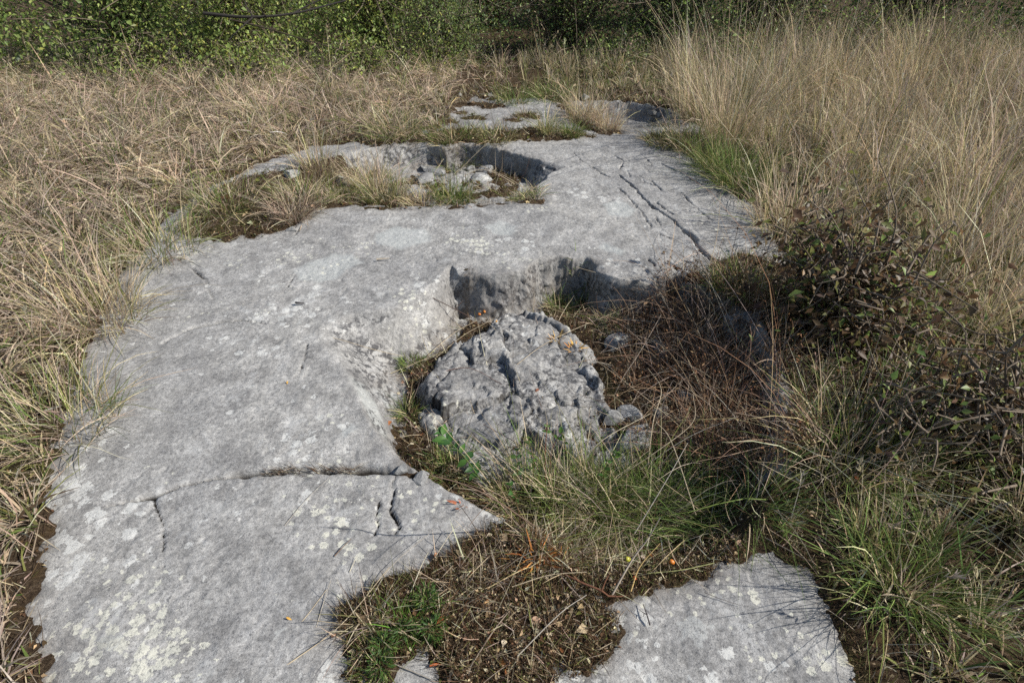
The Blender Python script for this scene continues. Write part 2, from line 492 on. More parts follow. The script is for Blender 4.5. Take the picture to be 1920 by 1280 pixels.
CRACKS = [  # points, width (m), depth
    ([(533, 882), (580, 880), (640, 881), (690, 880), (735, 884), (760, 884), (785, 890)], .019, .05),
    ([(430, 892), (480, 886), (533, 882)], .016, .045),
    ([(742, 884), (735, 905), (737, 930), (733, 950), (740, 968), (742, 998)], .006, .02),
    ([(710, 938), (707, 965), (702, 1000)], .005, .015), ([(740, 968), (748, 990)], .005, .012),
    ([(1150, 290), (1168, 302), (1163, 318)], .006, .02), ([(1175, 320), (1182, 332)], .006, .02),
    ([(1160, 328), (1188, 350), (1205, 370), (1225, 390), (1245, 402), (1262, 414), (1280, 432), (1296, 446), (1312, 468), (1328, 480), (1345, 495)], .008, .05),
    ([(1280, 432), (1300, 446), (1306, 452)], .016, .06), ([(1312, 470), (1335, 488)], .016, .05),
    ([(1158, 352), (1176, 368), (1190, 384), (1206, 402), (1214, 416), (1222, 428)], .005, .02),
    ([(1240, 308), (1270, 322), (1300, 340), (1335, 353)], .006, .025), ([(1335, 353), (1360, 365), (1386, 380)], .004, .015),
    ([(1230, 380), (1250, 395), (1262, 404)], .005, .02), ([(1222, 340), (1232, 350), (1240, 358)], .005, .02),
    ([(1278, 362), (1290, 376), (1305, 388), (1318, 402)], .005, .02), ([(1318, 402), (1332, 412), (1345, 420)], .004, .015),
    ([(1250, 397), (1280, 394), (1310, 400)], .004, .015), ([(1110, 310), (1128, 325), (1144, 332)], .005, .02), ([(1075, 285), (1090, 300), (1108, 312)], .004, .012),
    ([(1206, 295), (1220, 306), (1222, 312)], .004, .015), ([(1230, 285), (1260, 296), (1290, 300)], .004, .012), ([(1228, 408), (1240, 424)], .005, .02),
    ([(1200, 330), (1210, 342), (1232, 352)], .004, .015), ([(1215, 485), (1228, 498)], .006, .02), ([(1250, 488), (1275, 505)], .005, .015), ([(1235, 438), (1255, 448), (1272, 462)], .004, .015),
    ([(1060, 625), (1065, 640)], .004, .01),
    ([(556, 505), (548, 520), (540, 537)], .004, .012), ([(577, 645), (572, 668), (565, 690), (556, 708)], .004, .012), ([(552, 440), (560, 430)], .01, .02),
    ([(1400, 388), (1450, 430), (1490, 455)], .006, .02), ([(1380, 470), (1430, 466), (1500, 485)], .005, .02),
    ([(300, 640), (360, 610), (440, 598), (500, 604)], .008, .03), ([(200, 950), (290, 930), (360, 905), (430, 892)], .008, .03),
    ([(290, 930), (310, 1010), (300, 1080)], .004, .012), ([(330, 480), (380, 520), (400, 560)], .006, .02),
]
CRACKS = [(poly(p), w, d) for p, w, d in CRACKS]
PALE = [poly(p) for p in (
    [(548, 505), (580, 490), (625, 474), (660, 476), (684, 490), (650, 503), (630, 520), (600, 528), (560, 524)],
    [(690, 690), (715, 665), (748, 668), (745, 690), (735, 715), (720, 712)],
    [(655, 705), (680, 700), (700, 720), (720, 770), (722, 815), (700, 790), (672, 745)],
    [(905, 425), (940, 415), (970, 425), (960, 445), (925, 440)],
    [(1130, 385), (1160, 375), (1195, 395), (1180, 410), (1140, 405)],
    [(700, 440), (740, 425), (800, 430), (810, 450), (750, 465), (705, 455)],
    [(640, 810), (660, 795), (668, 805), (650, 822), (638, 822)],
    [(1130, 455), (1175, 470), (1165, 480), (1120, 465)])]

def pit(x, y, rim, base, minw=0.035):
    sr = sdf(x, y, rim); sb = sdf(x, y, base)
    dR = np.maximum(sr, 0); dB = np.maximum(-sb, 0)
    t = dR / (dR + dB + 1e-6)
    t = np.minimum(t, dR / minw)
    t = np.clip(t, 0, 1)
    return t

def rock_core(x, y):
    """Height of the limestone without its fine relief, plus how far a point is down a pit face."""
    wx = x + 0.007 * fbm(x * 9, y * 9, 3, 3); wy = y + 0.007 * fbm(x * 9, y * 9, 9, 3)
    z = 0.016 * fbm(x * 0.7, y * 0.7, 31, 3)
    ta = pit(wx, wy, A_RIM, A_BASE); tb = pit(wx, wy, B_RIM, B_BASE); tc = pit(wx, wy, C_RIM, C_BASE)
    f = lambda t: 0.45 * t + 0.55 * t * t * (3 - 2 * t)
    z = z - 0.21 * f(ta) - 0.16 * f(tb) - 0.14 * f(tc)
    wall = np.maximum(np.maximum(4 * ta * (1 - ta), 4 * tb * (1 - tb)), 4 * tc * (1 - tc))
    # scoops cut into the back face of the large pit
    for u, v, zz, r, d in ((858, 535, -.05, .035, .08), (1075, 515, -.04, .075, .07), (1104, 500, -.02, .03, .07), (1270, 528, -.04, .035, .07), (742, 612, -.05, .085, .03), (720, 640, -.08, .07, .02)):
        c = at(u, v, zz)
        z = z - d * np.exp(-((wx - c[0]) ** 2 + (wy - c[1]) ** 2) / (r * r))
    # lobe of the face between the scoops
    c = at(930, 530, -.06)
    z = z + 0.015 * np.exp(-(((wx - c[0]) / .12) ** 2 + ((wy - c[1]) / .07) ** 2))
    # low step along the edge of the far slab, small bulge behind the little pit
    c = at(1110, 232); z = z - 0.04 * np.exp(-(((wx - c[0]) / .35) ** 2 + ((wy - c[1]) / .22) ** 2))
    return z, wall

def soil_sd(x, y):
    """Positive where earth covers the rock."""
    wx = x + 0.03 * perlin(x * 2.6, y * 2.6, 41) + 0.011 * fbm(x * 15, y * 15, 43, 4, 0.7); wy = y + 0.03 * perlin(x * 2.6, y * 2.6, 53) + 0.011 * fbm(x * 15, y * 15, 55, 4, 0.7)
    s = -sdf(wx, wy, MAIN, 0.8)
    far = (np.abs(x) > 5) | (y > 9) | (y < -1.5)
    s = np.where(far, 0.8, s)
    for p in SOILS:
        s = np.maximum(s, sdf(wx, wy, p, 0.8))
    s = np.maximum(s, sdf(wx, wy, A_BASE, 0.8) - 0.0)
    fl = sdf(wx, wy, B_BASE, 0.8)
    s = np.maximum(s, np.minimum(fl, 0.10 * (fbm(x * 4.5, y * 7, 131, 4, .6) - .12 + np.clip((x + .25) * 1.3, -.35, .6))))
    for (c, rx, ry) in FAR_SPOTS:
        r = np.hypot((wx - c[0]) / rx, (wy - c[1]) / ry)
        s = np.maximum(s, (1 - r) * min(rx, ry))
    return s

def soil_z(x, y, core=None, sd=None):
    c2, wl = rock_core(x, y)
    if core is None: core = c2
    if sd is None: sd = soil_sd(x, y)
    z = core + np.clip(sd * 0.30, -0.06, 0.010) + np.where(sd > -0.05, 0.009 * fbm(x * 12, y * 12, 77, 4, .6), 0)
    ba = sdf(x, y, A_BASE, 0.3); ra = sdf(x, y, A_RIM, 0.3)
    bb = sdf(x, y, B_BASE, 0.3); rb = sdf(x, y, B_RIM, 0.3)
    face = np.maximum(sstep(.05, .015, ba) * (ra > -.03) * (y > 1.75), sstep(.04, .01, bb) * (rb > -.03) * (x > -1.0) * (y > 3.75))
    face = np.maximum(face, sstep(.02, .15, wl) * (y > 1.75) * (x > -1.0))
    return z - 0.14 * face

def surf(x, y):
    x = np.asarray(x, float); y = np.asarray(y, float)
    core, _ = rock_core(x, y)
    return np.maximum(core, soil_z(x, y, core))

def axis(segs):
    """Non-uniform coordinates from (start, stop, step) pieces."""
    out = []
    for a, b, st in segs:
        n = max(1, int(round((b - a) / st)))
        out.append(np.linspace(a, b, n, endpoint=False))
    out.append(np.array([segs[-1][1]]))
    return np.concatenate(out)

def grid(xs, ys):
    X, Y = np.meshgrid(xs, ys)
    nx, ny = len(xs), len(ys)
    i = np.arange(nx * ny).reshape(ny, nx)
    F = np.stack([i[:-1, :-1], i[:-1, 1:], i[1:, 1:], i[1:, :-1]], -1).reshape(-1, 4)
    return X.ravel(), Y.ravel(), F

# ------------------------------------------------------------------ limestone pavement
xs = axis([(-3.6, -1.9, .03), (-1.9, -1.3, .012), (-1.3, 1.3, .0064), (1.3, 2.0, .014), (2.0, 3.0, .035)])
ys = axis([(-1.2, .45, .05), (.45, 2.2, .008), (2.2, 2.5, .0065), (2.5, 2.76, .0026), (2.76, 3.95, .0068), (3.95, 4.55, .0045), (4.55, 6.3, .012)])
X, Y, F = grid(xs, ys)
core, wall = rock_core(X, Y)
sd = soil_sd(X, Y)
crk = np.zeros_like(X); cz = np.zeros_like(X)
wx = X + 0.008 * perlin(X * 22, Y * 22, 5) + 0.004 * perlin(X * 70, Y * 70, 6)
wy = Y + 0.008 * perlin(X * 22, Y * 22, 15) + 0.004 * perlin(X * 70, Y * 70, 16)
gap = 0.55 + 0.75 * perlin(X * 9, Y * 9, 71)
for p, w, d in CRACKS:
    dd = polyline_dist(wx, wy, p)
    ww = w * np.clip(gap, 0.55, 1.2)
    e = np.exp(-(dd / ww) ** 2) * np.clip(gap * 1.8, 0.45, 1)
    crk = np.maximum(crk, e); cz = np.maximum(cz, d * e)
pale = np.zeros_like(X)
for p in PALE:
    pale = np.maximum(pale, sstep(-0.012, 0.02, sdf(wx, wy, p, 0.2)))
Z = core - cz
Z += 0.0035 * fbm(X * 9, Y * 9, 91, 4) + 0.0016 * fbm(X * 45, Y * 45, 92, 3)
pits = np.clip(perlin(X * 28, Y * 28, 93) - 0.45, 0, 1)
Z -= 0.012 * pits
Z += wall * 0.004 * fbm(X * 18, Y * 18, 94, 4, 0.6)
crumb = sstep(-0.07, 0.0, sd)
Z -= crumb * 0.014 * np.clip(0.5 + fbm(X * 14, Y * 14, 96, 3), 0, 1.5)
# rubble relief on the floor of the far pit
fb = sdf(X, Y, B_BASE, 0.3); mB = sstep(-0.02, 0.12, fb)
Z += mB * 0.022 * np.clip(fbm(X * 5, Y * 5, 97, 4, 0.5) + 0.1, -0.5, 1)
# pick-marked faces: relief across the face, independent of its steepness
w2 = np.sqrt(np.clip(wall, 0, 1))
pk = fbm(X * 11 + Y * 5, Z * 13, 98, 5, 0.62) - 1.3 * np.clip(perlin(X * 24 + Y * 9, Z * 24, 191) - 0.25, 0, 1)
Yd = Y + w2 * 0.011 * pk
Xd = X + w2 * 0.009 * fbm(Y * 14 + X * 4, Z * 14, 99, 4, 0.6)
lich = np.zeros_like(X)                                          # where crusty lichen settles more or less
lich += 0.16 * sstep(-.1, .15, sdf(X, Y, poly([(1140, 1110), (1260, 1085), (1420, 1060), (1500, 1300), (1100, 1330), (1060, 1260)]), .4))
lich += 0.03 * (Y < 1.35) * (X < .1)
lich -= 0.09 * sstep(-.1, .2, sdf(X, Y, poly([(533, 620), (640, 590), (760, 570), (740, 690), (730, 850), (533, 850), (400, 760)]), .4))
lich -= 0.05 * sstep(2.8, 3.4, Y)
dirt = np.exp(-np.clip(-sd, 0, 1) / 0.045) * np.clip(0.7 + 0.9 * fbm(X * 10, Y * 10, 301, 3), 0, 1)
V = np.stack([Xd, Yd, Z], 1)

cx = X[F].mean(1); cy = Y[F].mean(1)
keep = sd[F].min(1) < 0.10
near_line = poly([(-400, 900), (200, 950), (290, 930), (360, 905), (430, 892), (533, 882), (580, 880), (640, 881), (690, 880), (735, 884), (785, 890), (930, 968), (1000, 1012), (1035, 1090), (1000, 1200), (960, 1320), (900, 1700), (-400, 1700)])
rl_line = poly([(1035, 1090), (1150, 1106), (1240, 1082), (1330, 1062), (1400, 1022), (1500, 960), (1900, 900), (2300, 1700), (960, 1700), (960, 1320), (1000, 1200)])
far_line = poly([(780, 262), (930, 258), (1112, 250), (1165, 246), (1100, 215), (1050, 150), (700, 120)])
zone = np.zeros(len(F), int)
zone[(sdf(cx, cy, near_line, 0.01) > 0)] = 1
zone[(sdf(cx, cy, rl_line, 0.01) > 0)] = 2
zone[(sdf(cx, cy, far_line, 0.01) > 0)] = 3
SLABS = ['limestone_pavement', 'near_rock_slab', 'corner_rock_slab', 'far_rock_slab']
SLAB_LABEL = ['broad grey limestone pavement with quarried round pits and long cracks',
              'grey limestone slab in the near left, below the earth filled crack',
              'lichen spotted grey limestone slab in the bottom right corner',
              'pale limestone slab farthest away, dotted with brown moss patches']
for k in range(4):
    f = F[keep & (zone == k)]
    idx = np.unique(f)
    remap = np.zeros(len(V), np.int64); remap[idx] = np.arange(len(idx))
    me = make_mesh(SLABS[k], V[idx], remap[f], attrs={'wall': wall[idx], 'crack': crk[idx], 'pale': pale[idx], 'dirt': dirt[idx], 'lichen': lich[idx]})
    tag(link(SLABS[k], me, ROCK), SLAB_LABEL[k], None, None, 'structure')

# ------------------------------------------------------------------ earth
xs = axis([(-80, -20, 10), (-20, -8, 1.5), (-8, -2.8, .12), (-2.8, 2.6, .022), (2.6, 8, .12), (8, 20, 1.5), (20, 80, 10)])
ys = axis([(-40, -4, 4), (-4, .45, .2), (.45, 6.4, .022), (6.4, 10, .10), (10, 22, 1.2), (22, 150, 10)])
X, Y, F = grid(xs, ys)
core, _ = rock_core(X, Y)
sd = soil_sd(X, Y)
Z = soil_z(X, Y, core, sd)
keep = sd[F].max(1) > -0.14
f = F[keep]; idx = np.unique(f); remap = np.zeros(len(X), np.int64); remap[idx] = np.arange(len(idx))
me = make_mesh('ground', np.stack([X, Y, Z], 1)[idx], remap[f])
tag(link('ground', me, SOIL), 'brown mossy earth between and around the limestone slabs', None, None, 'structure')

# ------------------------------------------------------------------ rough hump of rock left standing in the large pit
HUMP = poly([(775, 712), (808, 660), (850, 632), (900, 616), (930, 592), (965, 576), (1015, 580), (1070, 604), (1112, 634), (1135, 690), (1158, 745), (1150, 778),
             (1225, 795), (1235, 840), (1150, 868), (1060, 885), (960, 908), (900, 900), (842, 862), (800, 815), (778, 765)], -0.14)
lo = HUMP.min(0) - .1; hi = HUMP.max(0) + .1
xs = np.arange(lo[0], hi[0], .0058); ys = np.arange(lo[1], hi[1], .0058)
X, Y, F = grid(xs, ys)
wx = X + 0.022 * fbm(X * 6, Y * 6, 201, 4, 0.6); wy = Y + 0.022 * fbm(X * 6, Y * 6, 207, 4, 0.6)
hs = sdf(wx, wy, HUMP, 0.3)
rise = sstep(-0.04, 0.07, hs + .02 * fbm(X * 7, Y * 7, 317, 3)) ** .8
cr = np.abs(perlin(X * 4.2 + 0.4 * perlin(X * 11, Y * 11, 3), Y * 4.2, 211)) * 2
cr2 = np.abs(perlin(X * 9 + 3.3, Y * 9, 213)) * 2
tilt = np.clip((Y - lo[1]) / (hi[1] - lo[1]), 0, 1)
bil = np.abs(perlin(X * 4.1, Y * 4.1, 261)) + .55 * np.abs(perlin(X * 8.7, Y * 8.7, 262)) + .3 * np.abs(perlin(X * 18, Y * 18, 263)) + .15 * np.abs(perlin(X * 38, Y * 38, 264))
shelf = fbm(X * 2.2 + .5 * Y, Y * 2.6, 265, 3) * 2.2
shelf = (np.floor(shelf) + sstep(.55, 1.0, shelf - np.floor(shelf))) / 2.2
def facets(x, y, cell, seed, slope, step):
    """Broken faces: each cell is a tilted plane of its own; returns height and distance to the joint."""
    ix = np.floor(x / cell); iy = np.floor(y / cell)
    b1 = np.full(x.shape, 9.0); b2 = np.full(x.shape, 9.0); h = np.zeros(x.shape)
    for di in (-1, 0, 1):
        for dj in (-1, 0, 1):
            cx_ = ix + di; cy_ = iy + dj
            sx = (cx_ + .1 + .8 * hash01(cx_, cy_, seed)) * cell; sy = (cy_ + .1 + .8 * hash01(cx_, cy_, seed + 1)) * cell
            d = np.hypot(x - sx, y - sy)
            hh = (hash01(cx_, cy_, seed + 2) - .5) * step + ((x - sx) * (hash01(cx_, cy_, seed + 3) - .5) + (y - sy) * (hash01(cx_, cy_, seed + 4) - .5)) * slope
            nearer = d < b1
            b2 = np.where(nearer, b1, np.minimum(b2, d)); h = np.where(nearer, hh, h); b1 = np.where(nearer, d, b1)
    return h, b2 - b1
qx = X + 0.03 * fbm(X * 9, Y * 9, 271, 3); qy = Y + 0.03 * fbm(X * 9, Y * 9, 273, 3)
h1, j1 = facets(qx, qy, .26, 281, .40, .028)
h2, j2 = facets(qx * 1.1, qy * .9, .10, 287, .55, .016)
h3, j3 = facets(qx, qy, .040, 293, .6, .006)
act = np.clip(.55 + .9 * fbm(X * 2.4, Y * 2.4, 297, 2), .15, 1)
side_ = sstep(.16, .62, X + .25 * (2.0 - Y))                    # breaks up towards the right
brk = sstep(.0, .45, fbm(X * 5, Y * 5, 311, 3) + .25) * side_
Z = -0.28 + rise * (0.115 + 0.05 * tilt - .06 * brk) + rise * (h1 + act * (h2 + .6 * h3) + 0.008 * bil + 0.003 * fbm(X * 30, Y * 30, 223, 4, 0.6)
     - 0.014 * np.exp(-(j1 / .012) ** 2) - act * 0.007 * np.exp(-(j2 / .008) ** 2))
crv = np.exp(-(j1 / .007) ** 2) * 1.5 * act
Z -= rise * 0.008 * np.exp(-(cr / 0.05) ** 2)
Z -= 0.03 * np.clip(perlin(X * 13, Y * 13, 231) - 0.48, 0, 1) * rise
keep = (hs[F].max(1) > -0.05)
f = F[keep]; idx = np.unique(f); remap = np.zeros(len(X), np.int64); remap[idx] = np.arange(len(idx))
me = make_mesh('rock_hump', np.stack([X, Y, Z], 1)[idx], remap[f],
               attrs={'wall': (0.55 + 0.4 * np.clip(fbm(X * 3, Y * 3, 241, 3), -1, 1))[idx], 'crack': (crv * 0.6)[idx], 'pale': np.zeros(len(idx))})
hump = link('rock_hump', me, ROUGH)
tag(hump, 'rough craggy hump of grey limestone rising from the large pit floor', 'rock')
_hump_grid = (xs, ys, np.where(hs > -0.05, Z, -9.0).reshape(len(ys), len(xs)))

def top_z(x, y):
    """Visible surface: rock, earth or the hump."""
    x = np.atleast_1d(np.asarray(x, float)); y = np.atleast_1d(np.asarray(y, float))
    z = surf(x, y)
    gx, gy, gz = _hump_grid
    i = np.clip(((x - gx[0]) / (gx[1] - gx[0])).astype(int), 0, len(gx) - 1)
    j = np.clip(((y - gy[0]) / (gy[1] - gy[0])).astype(int), 0, len(gy) - 1)
    inside = (x > gx[0]) & (x < gx[-1]) & (y > gy[0]) & (y < gy[-1])
    return np.where(inside, np.maximum(z, gz[j, i]), z)

def ground_at(px, py, z=0.0):
    """World point where the line of sight through a photograph pixel first meets the ground."""
    zs = np.linspace(0.06, -0.30, 90)
    P = np.array([at(px, py, q) for q in zs])
    h = top_z(P[:, 0], P[:, 1])
    k = int(np.argmax(P[:, 2] <= h))
    if not (P[:, 2] <= h).any(): k = len(P) - 1
    return np.array((P[k, 0], P[k, 1], h[k]))

# ------------------------------------------------------------------ half buried stones
def stone_mesh(name, r, seed, flat=0.6, n=3, attrs=True):
    rr = np.random.default_rng(seed)
    import bmesh
    bm = bmesh.new()
    bmesh.ops.create_icosphere(bm, subdivisions=n, radius=1.0)
    P = np.array([v.co[:] for v in bm.verts])
    for _ in range(13):                                    # chop with random planes for an angular block
        d = rr.normal(size=3); d /= np.linalg.norm(d); c = rr.uniform(0.38, 0.72)
        h = P @ d - c
        P = P - np.maximum(h, 0)[:, None] * d * 0.97
    P = P + 0.035 * np.stack([perlin(P[:, 0] * 3 + P[:, 2] * 2 + seed, P[:, 1] * 3 + i * 9, seed + i) for i in range(3)], 1)
    P = P * np.array([1.0, rr.uniform(.6, .95), flat]) * r
    Fc = np.array([[v.index for v in f.verts] for f in bm.faces])
    bm.free()
    return make_mesh(name, P, Fc, attrs={'wall': np.full(len(P), .35), 'crack': np.zeros(len(P)), 'pale': np.full(len(P), .2)}, smooth=False)

STONES = [  # pixel, radius, label
    (1165, 642, -.2, .085, .5, 'flat grey stone half buried beside the hump, nearest the back wall of the pit'),
    (1245, 662, -.2, .075, .55, 'grey stone half buried in brown litter, halfway across the large pit'),
    (1192, 818, -.2, .085, .5, 'broad grey stone at the lower right foot of the rough hump'),
    (1180, 782, -.2, .06, .55, 'small grey stone wedged between the hump and a broader stone'),
    (1240, 775, -.2, .04, .7, 'small pale stone lying in dark litter right of the hump'),
    (1290, 745, -.2, .05, .7, 'dark grey stone among dead stems in the shaded pit'),
    (1282, 830, -.2, .055, .6, 'grey stone in deep shade of the large pit, below the dead stems'),
    (1262, 868, -.2, .045, .6, 'grey stone just behind the near grass of the large pit'),
    (1150, 790, -.2, .06, .5, 'low grey stone touching the right flank of the hump'),
    (1378, 612, -.12, .11, .7, 'pale limestone block in the right wall of the large pit under dry stems'),
    (1165, 870, -.2, .05, .6, 'pale stone behind the small green seedling'),
    (880, 318, -.14, .045, .8, 'white stone standing in the far pit in front of its dark wall'),
    (912, 322, -.14, .07, .45, 'flat white stone in the far pit beside a standing white stone'),
    (905, 336, -.14, .09, .35, 'low white ledge stone in the middle of the far pit'),
    (815, 322, -.14, .12, .3, 'pale flat stone in the far pit below its bright wall'),
    (800, 338, -.14, .09, .35, 'pale slanting stone behind the green tuft of the far pit'),
    (640, 342, -.1, .085, .7, 'white boulder between grass tufts at the left of the far pit'),
    (975, 348, -.14, .035, .7, 'small pale stone in the shaded corner of the far pit'),
    (845, 352, -.14, .07, .4, 'flat white stone with moss round it, low in the far pit'),
    (548, 330, -.02, .06, .5, 'small pale rock shelf beside dry grass at the far left'),
    (548, 432, 0, .03, .6, 'pale flake of rock beside the brown tuft at the slab edge'),
    (862, 178, 0, .03, .7, 'white pebble at the tip of the far slab'),
    (806, 225, 0, .03, .7, 'white pebble at the grassy edge of the far slab'),
    (800, 250, 0, .035, .6, 'white flake of rock left of the mossy strip'),
    (1097, 184, 0, .05, .6, 'white stone in moss behind the small far pit'),
    (1225, 222, -.08, .045, .7, 'reddish grey stone inside the small far pit'),
    (793, 893, -.01, .03, .6, 'white chip of rock on the rim where the crack meets the large pit'),
    (752, 880, 0, .026, .5, 'pale rounded chip along the earth filled crack'),
    (665, 487 + 0, 0, .008, .5, None),
]
for i, (u, v, z0, r, fl, lab) in enumerate(STONES):
    if lab is None: continue
    p = ground_at(u, v, z0)
    r *= 1.35
    o = link('stone', stone_mesh('stone', r, 300 + i, fl), ROUGH, None, (p[0], p[1], p[2] + r * fl * 0.05))
    o.rotation_euler = (R.uniform(-.15, .15), R.uniform(-.15, .15), R.uniform(0, 6.28))
    tag(o, lab, 'stone')

# ------------------------------------------------------------------ litter: crumbs, flakes and broken straw on the earth
def in_view(x, y, m=0.9):
    return (np.abs(x) < 0.98 * y + m)

def out_sd(x, y):
    s = -sdf(x, y, MAIN, 0.8)
    return np.where((np.abs(x) > 5) | (y > 9) | (y < -1.5), 0.8, s)

def sample_soil(n, x0, x1, y0, y1, lo=0.0, hi=9, bias=1.0, fn=None):
    xs_, ys_, sds = [], [], []
    got = 0
    while got < n:
        x = R.uniform(x0, x1, n * 2); y = y0 + (y1 - y0) * R.random(n * 2) ** bias
        m = in_view(x, y); x, y = x[m], y[m]
        s = (fn or soil_sd)(x, y); m = (s > lo) & (s < hi)
        xs_.append(x[m]); ys_.append(y[m]); sds.append(s[m]); got += m.sum()
    return np.concatenate(xs_)[:n], np.concatenate(ys_)[:n], np.concatenate(sds)[:n]

g = Geo()
def flakes(n, box, size, cols, probs, bias=1.0, lo=0.0, hi=9):
    x, y, s = sample_soil(n, *box, lo=lo, hi=hi, bias=bias)
    z = soil_z(x, y) + R.uniform(0.001, 0.012, n)
    az = R.uniform(0, 6.28, n)
    d = np.stack([np.cos(az), np.sin(az), R.normal(0, .45, n)], 1)
    nr = np.stack([R.normal(0, .5, n), R.normal(0, .5, n), np.ones(n)], 1)
    L = size * np.exp(R.normal(0, .4, n))
    g.leaves(np.stack([x, y, z], 1), d, nr, L, L * R.uniform(.35, .8, n), mixcol(cols, probs, n, .3), fold=.2, droop=.2)
TAN = (.36, .27, .16); PALE_T = (.50, .42, .28); BRN = (.11, .065, .035); DBR = (.05, .032, .02); RUST = (.28, .11, .04); MOSSC = (.10, .11, .03)
flakes(14000, (-.6, .7, .55, 1.25), .0075, [BRN, DBR, TAN, PALE_T, MOSSC], [5, 4, 2.5, .8, .8], lo=-.02)
flakes(420, (-.6, .7, .55, 1.25), .017, [TAN, PALE_T, RUST], [4, 3, .6], lo=-.01)
flakes(9000, (-.5, 1.6, 1.1, 3.2), .012, [BRN, DBR, TAN, PALE_T, RUST], [5, 4, 2, .7, .3], lo=-.005)
flakes(3500, (-3.0, 2.6, 3.0, 6.4), .024, [BRN, DBR, TAN, PALE_T, MOSSC], [4, 3, 2, .6, 2], lo=-.02, hi=.5)
flakes(6000, (-2.2, 2.2, .55, 3.2), .011, [BRN, DBR, TAN, PALE_T, MOSSC], [4, 3, 3, 1, 1], lo=-.03, hi=.25)
tag(g.build('leaf_litter', DEAD), 'brown crumbs and leaf flakes strewn over the bare earth', None, None, 'stuff')

g = Geo()
def straws(n, box, L0, w, cols, probs, lean=1.4, bias=1.0, lo=0.0, hi=9, lift=.01):
    x, y, s = sample_soil(n, *box, lo=lo, hi=hi, bias=bias)
    z = soil_z(x, y) + R.uniform(0, lift, n)
    g.blades(np.stack([x, y, z], 1), R.uniform(0, 6.28, n), R.normal(lean, .3, n), R.normal(0, .7, n), L0 * np.exp(R.normal(0, .5, n)), np.full(n, w), mixcol(cols, probs, n, .3), 3)
STRAW = (.60, .49, .32); GREYS = (.36, .30, .23); GRN = (.10, .16, .035); OLV = (.18, .19, .06); DK = (.10, .065, .04)
straws(1600, (-.6, .7, .55, 1.25), .055, .0020, [STRAW, GREYS, BRN, OLV], [1.3, 2, 4, 1], 1.2, lo=-.015)
straws(9000, (-.6, .7, .55, 1.25), .017, .0016, [BRN, DBR, TAN, OLV], [5, 3, 2.5, 1.2], .7, lo=-.02)
straws(9000, (-.6, 1.6, 1.2, 2.9), .024, .0022, [BRN, DBR, TAN, OLV], [5, 3, 2, .8], .8, lo=-.01)
straws(2600, (-.6, 1.6, 1.15, 3.0), .09, .0026, [STRAW, GREYS, BRN], [2, 2, 4], 1.2, lo=0)
straws(2500, (-3.5, 3, 3.0, 6.4), .10, .004, [STRAW, GREYS, BRN, OLV], [2, 2, 3, 2], 1.0, lo=-.02, hi=.4)
straws(3500, (-2.2, 2.2, .55, 3.2), .06, .0024, [STRAW, GREYS, BRN, OLV], [3, 3, 3, 1.5], 1.0, lo=-.02, hi=.25)
straws(2500, (-3., 2.6, 3.2, 6.3), .05, .0035, [STRAW, GREYS, BRN, OLV], [3, 3, 3, 2], .9, lo=-.02, hi=.15)
ck = spline([at(u, v)[:2] for u, v in ((500, 884), (560, 880), (640, 881), (700, 881), (760, 885))], 12)
n = 170
q = ck[R.integers(0, 30, n)] + R.normal(0, .008, (n, 2)); q[:, 1] -= .004
g.blades(np.stack([q[:, 0], q[:, 1], np.full(n, -.004)], 1), R.choice([0.0, 3.14], n) + R.normal(0, .35, n), R.normal(1.35, .2, n), R.normal(.1, .4, n), .032 * np.exp(R.normal(0, .5, n)), np.full(n, .0018), mixcol([STRAW, GREYS, BRN, DBR], [1, 1, 4, 3], n, .3), 3)
straws(9000, (-1.0, 1.3, .55, 1.6), .016, .0017, [BRN, DBR, TAN, OLV, MOSSC], [5, 3, 2, 1.5, 2], .6, lo=-.03, hi=.035)
straws(6000, (-2.6, 2.4, 1.6, 5.2), .025, .003, [BRN, TAN, OLV, MOSSC, GREYS], [4, 2, 2, 2, 1], .6, lo=-.03, hi=.05)
tag(g.build('broken_straw', GRASS), 'broken straw and dead stalks lying matted on the earth', None, None, 'stuff')

# ------------------------------------------------------------------ the dry meadow round the rock
PINK = (.54, .42, .31); GOLD = (.64, .52, .31); GREY_G = (.42, .35, .27); GREEN = (.15, .22, .055); DGREEN = (.075, .12, .035)

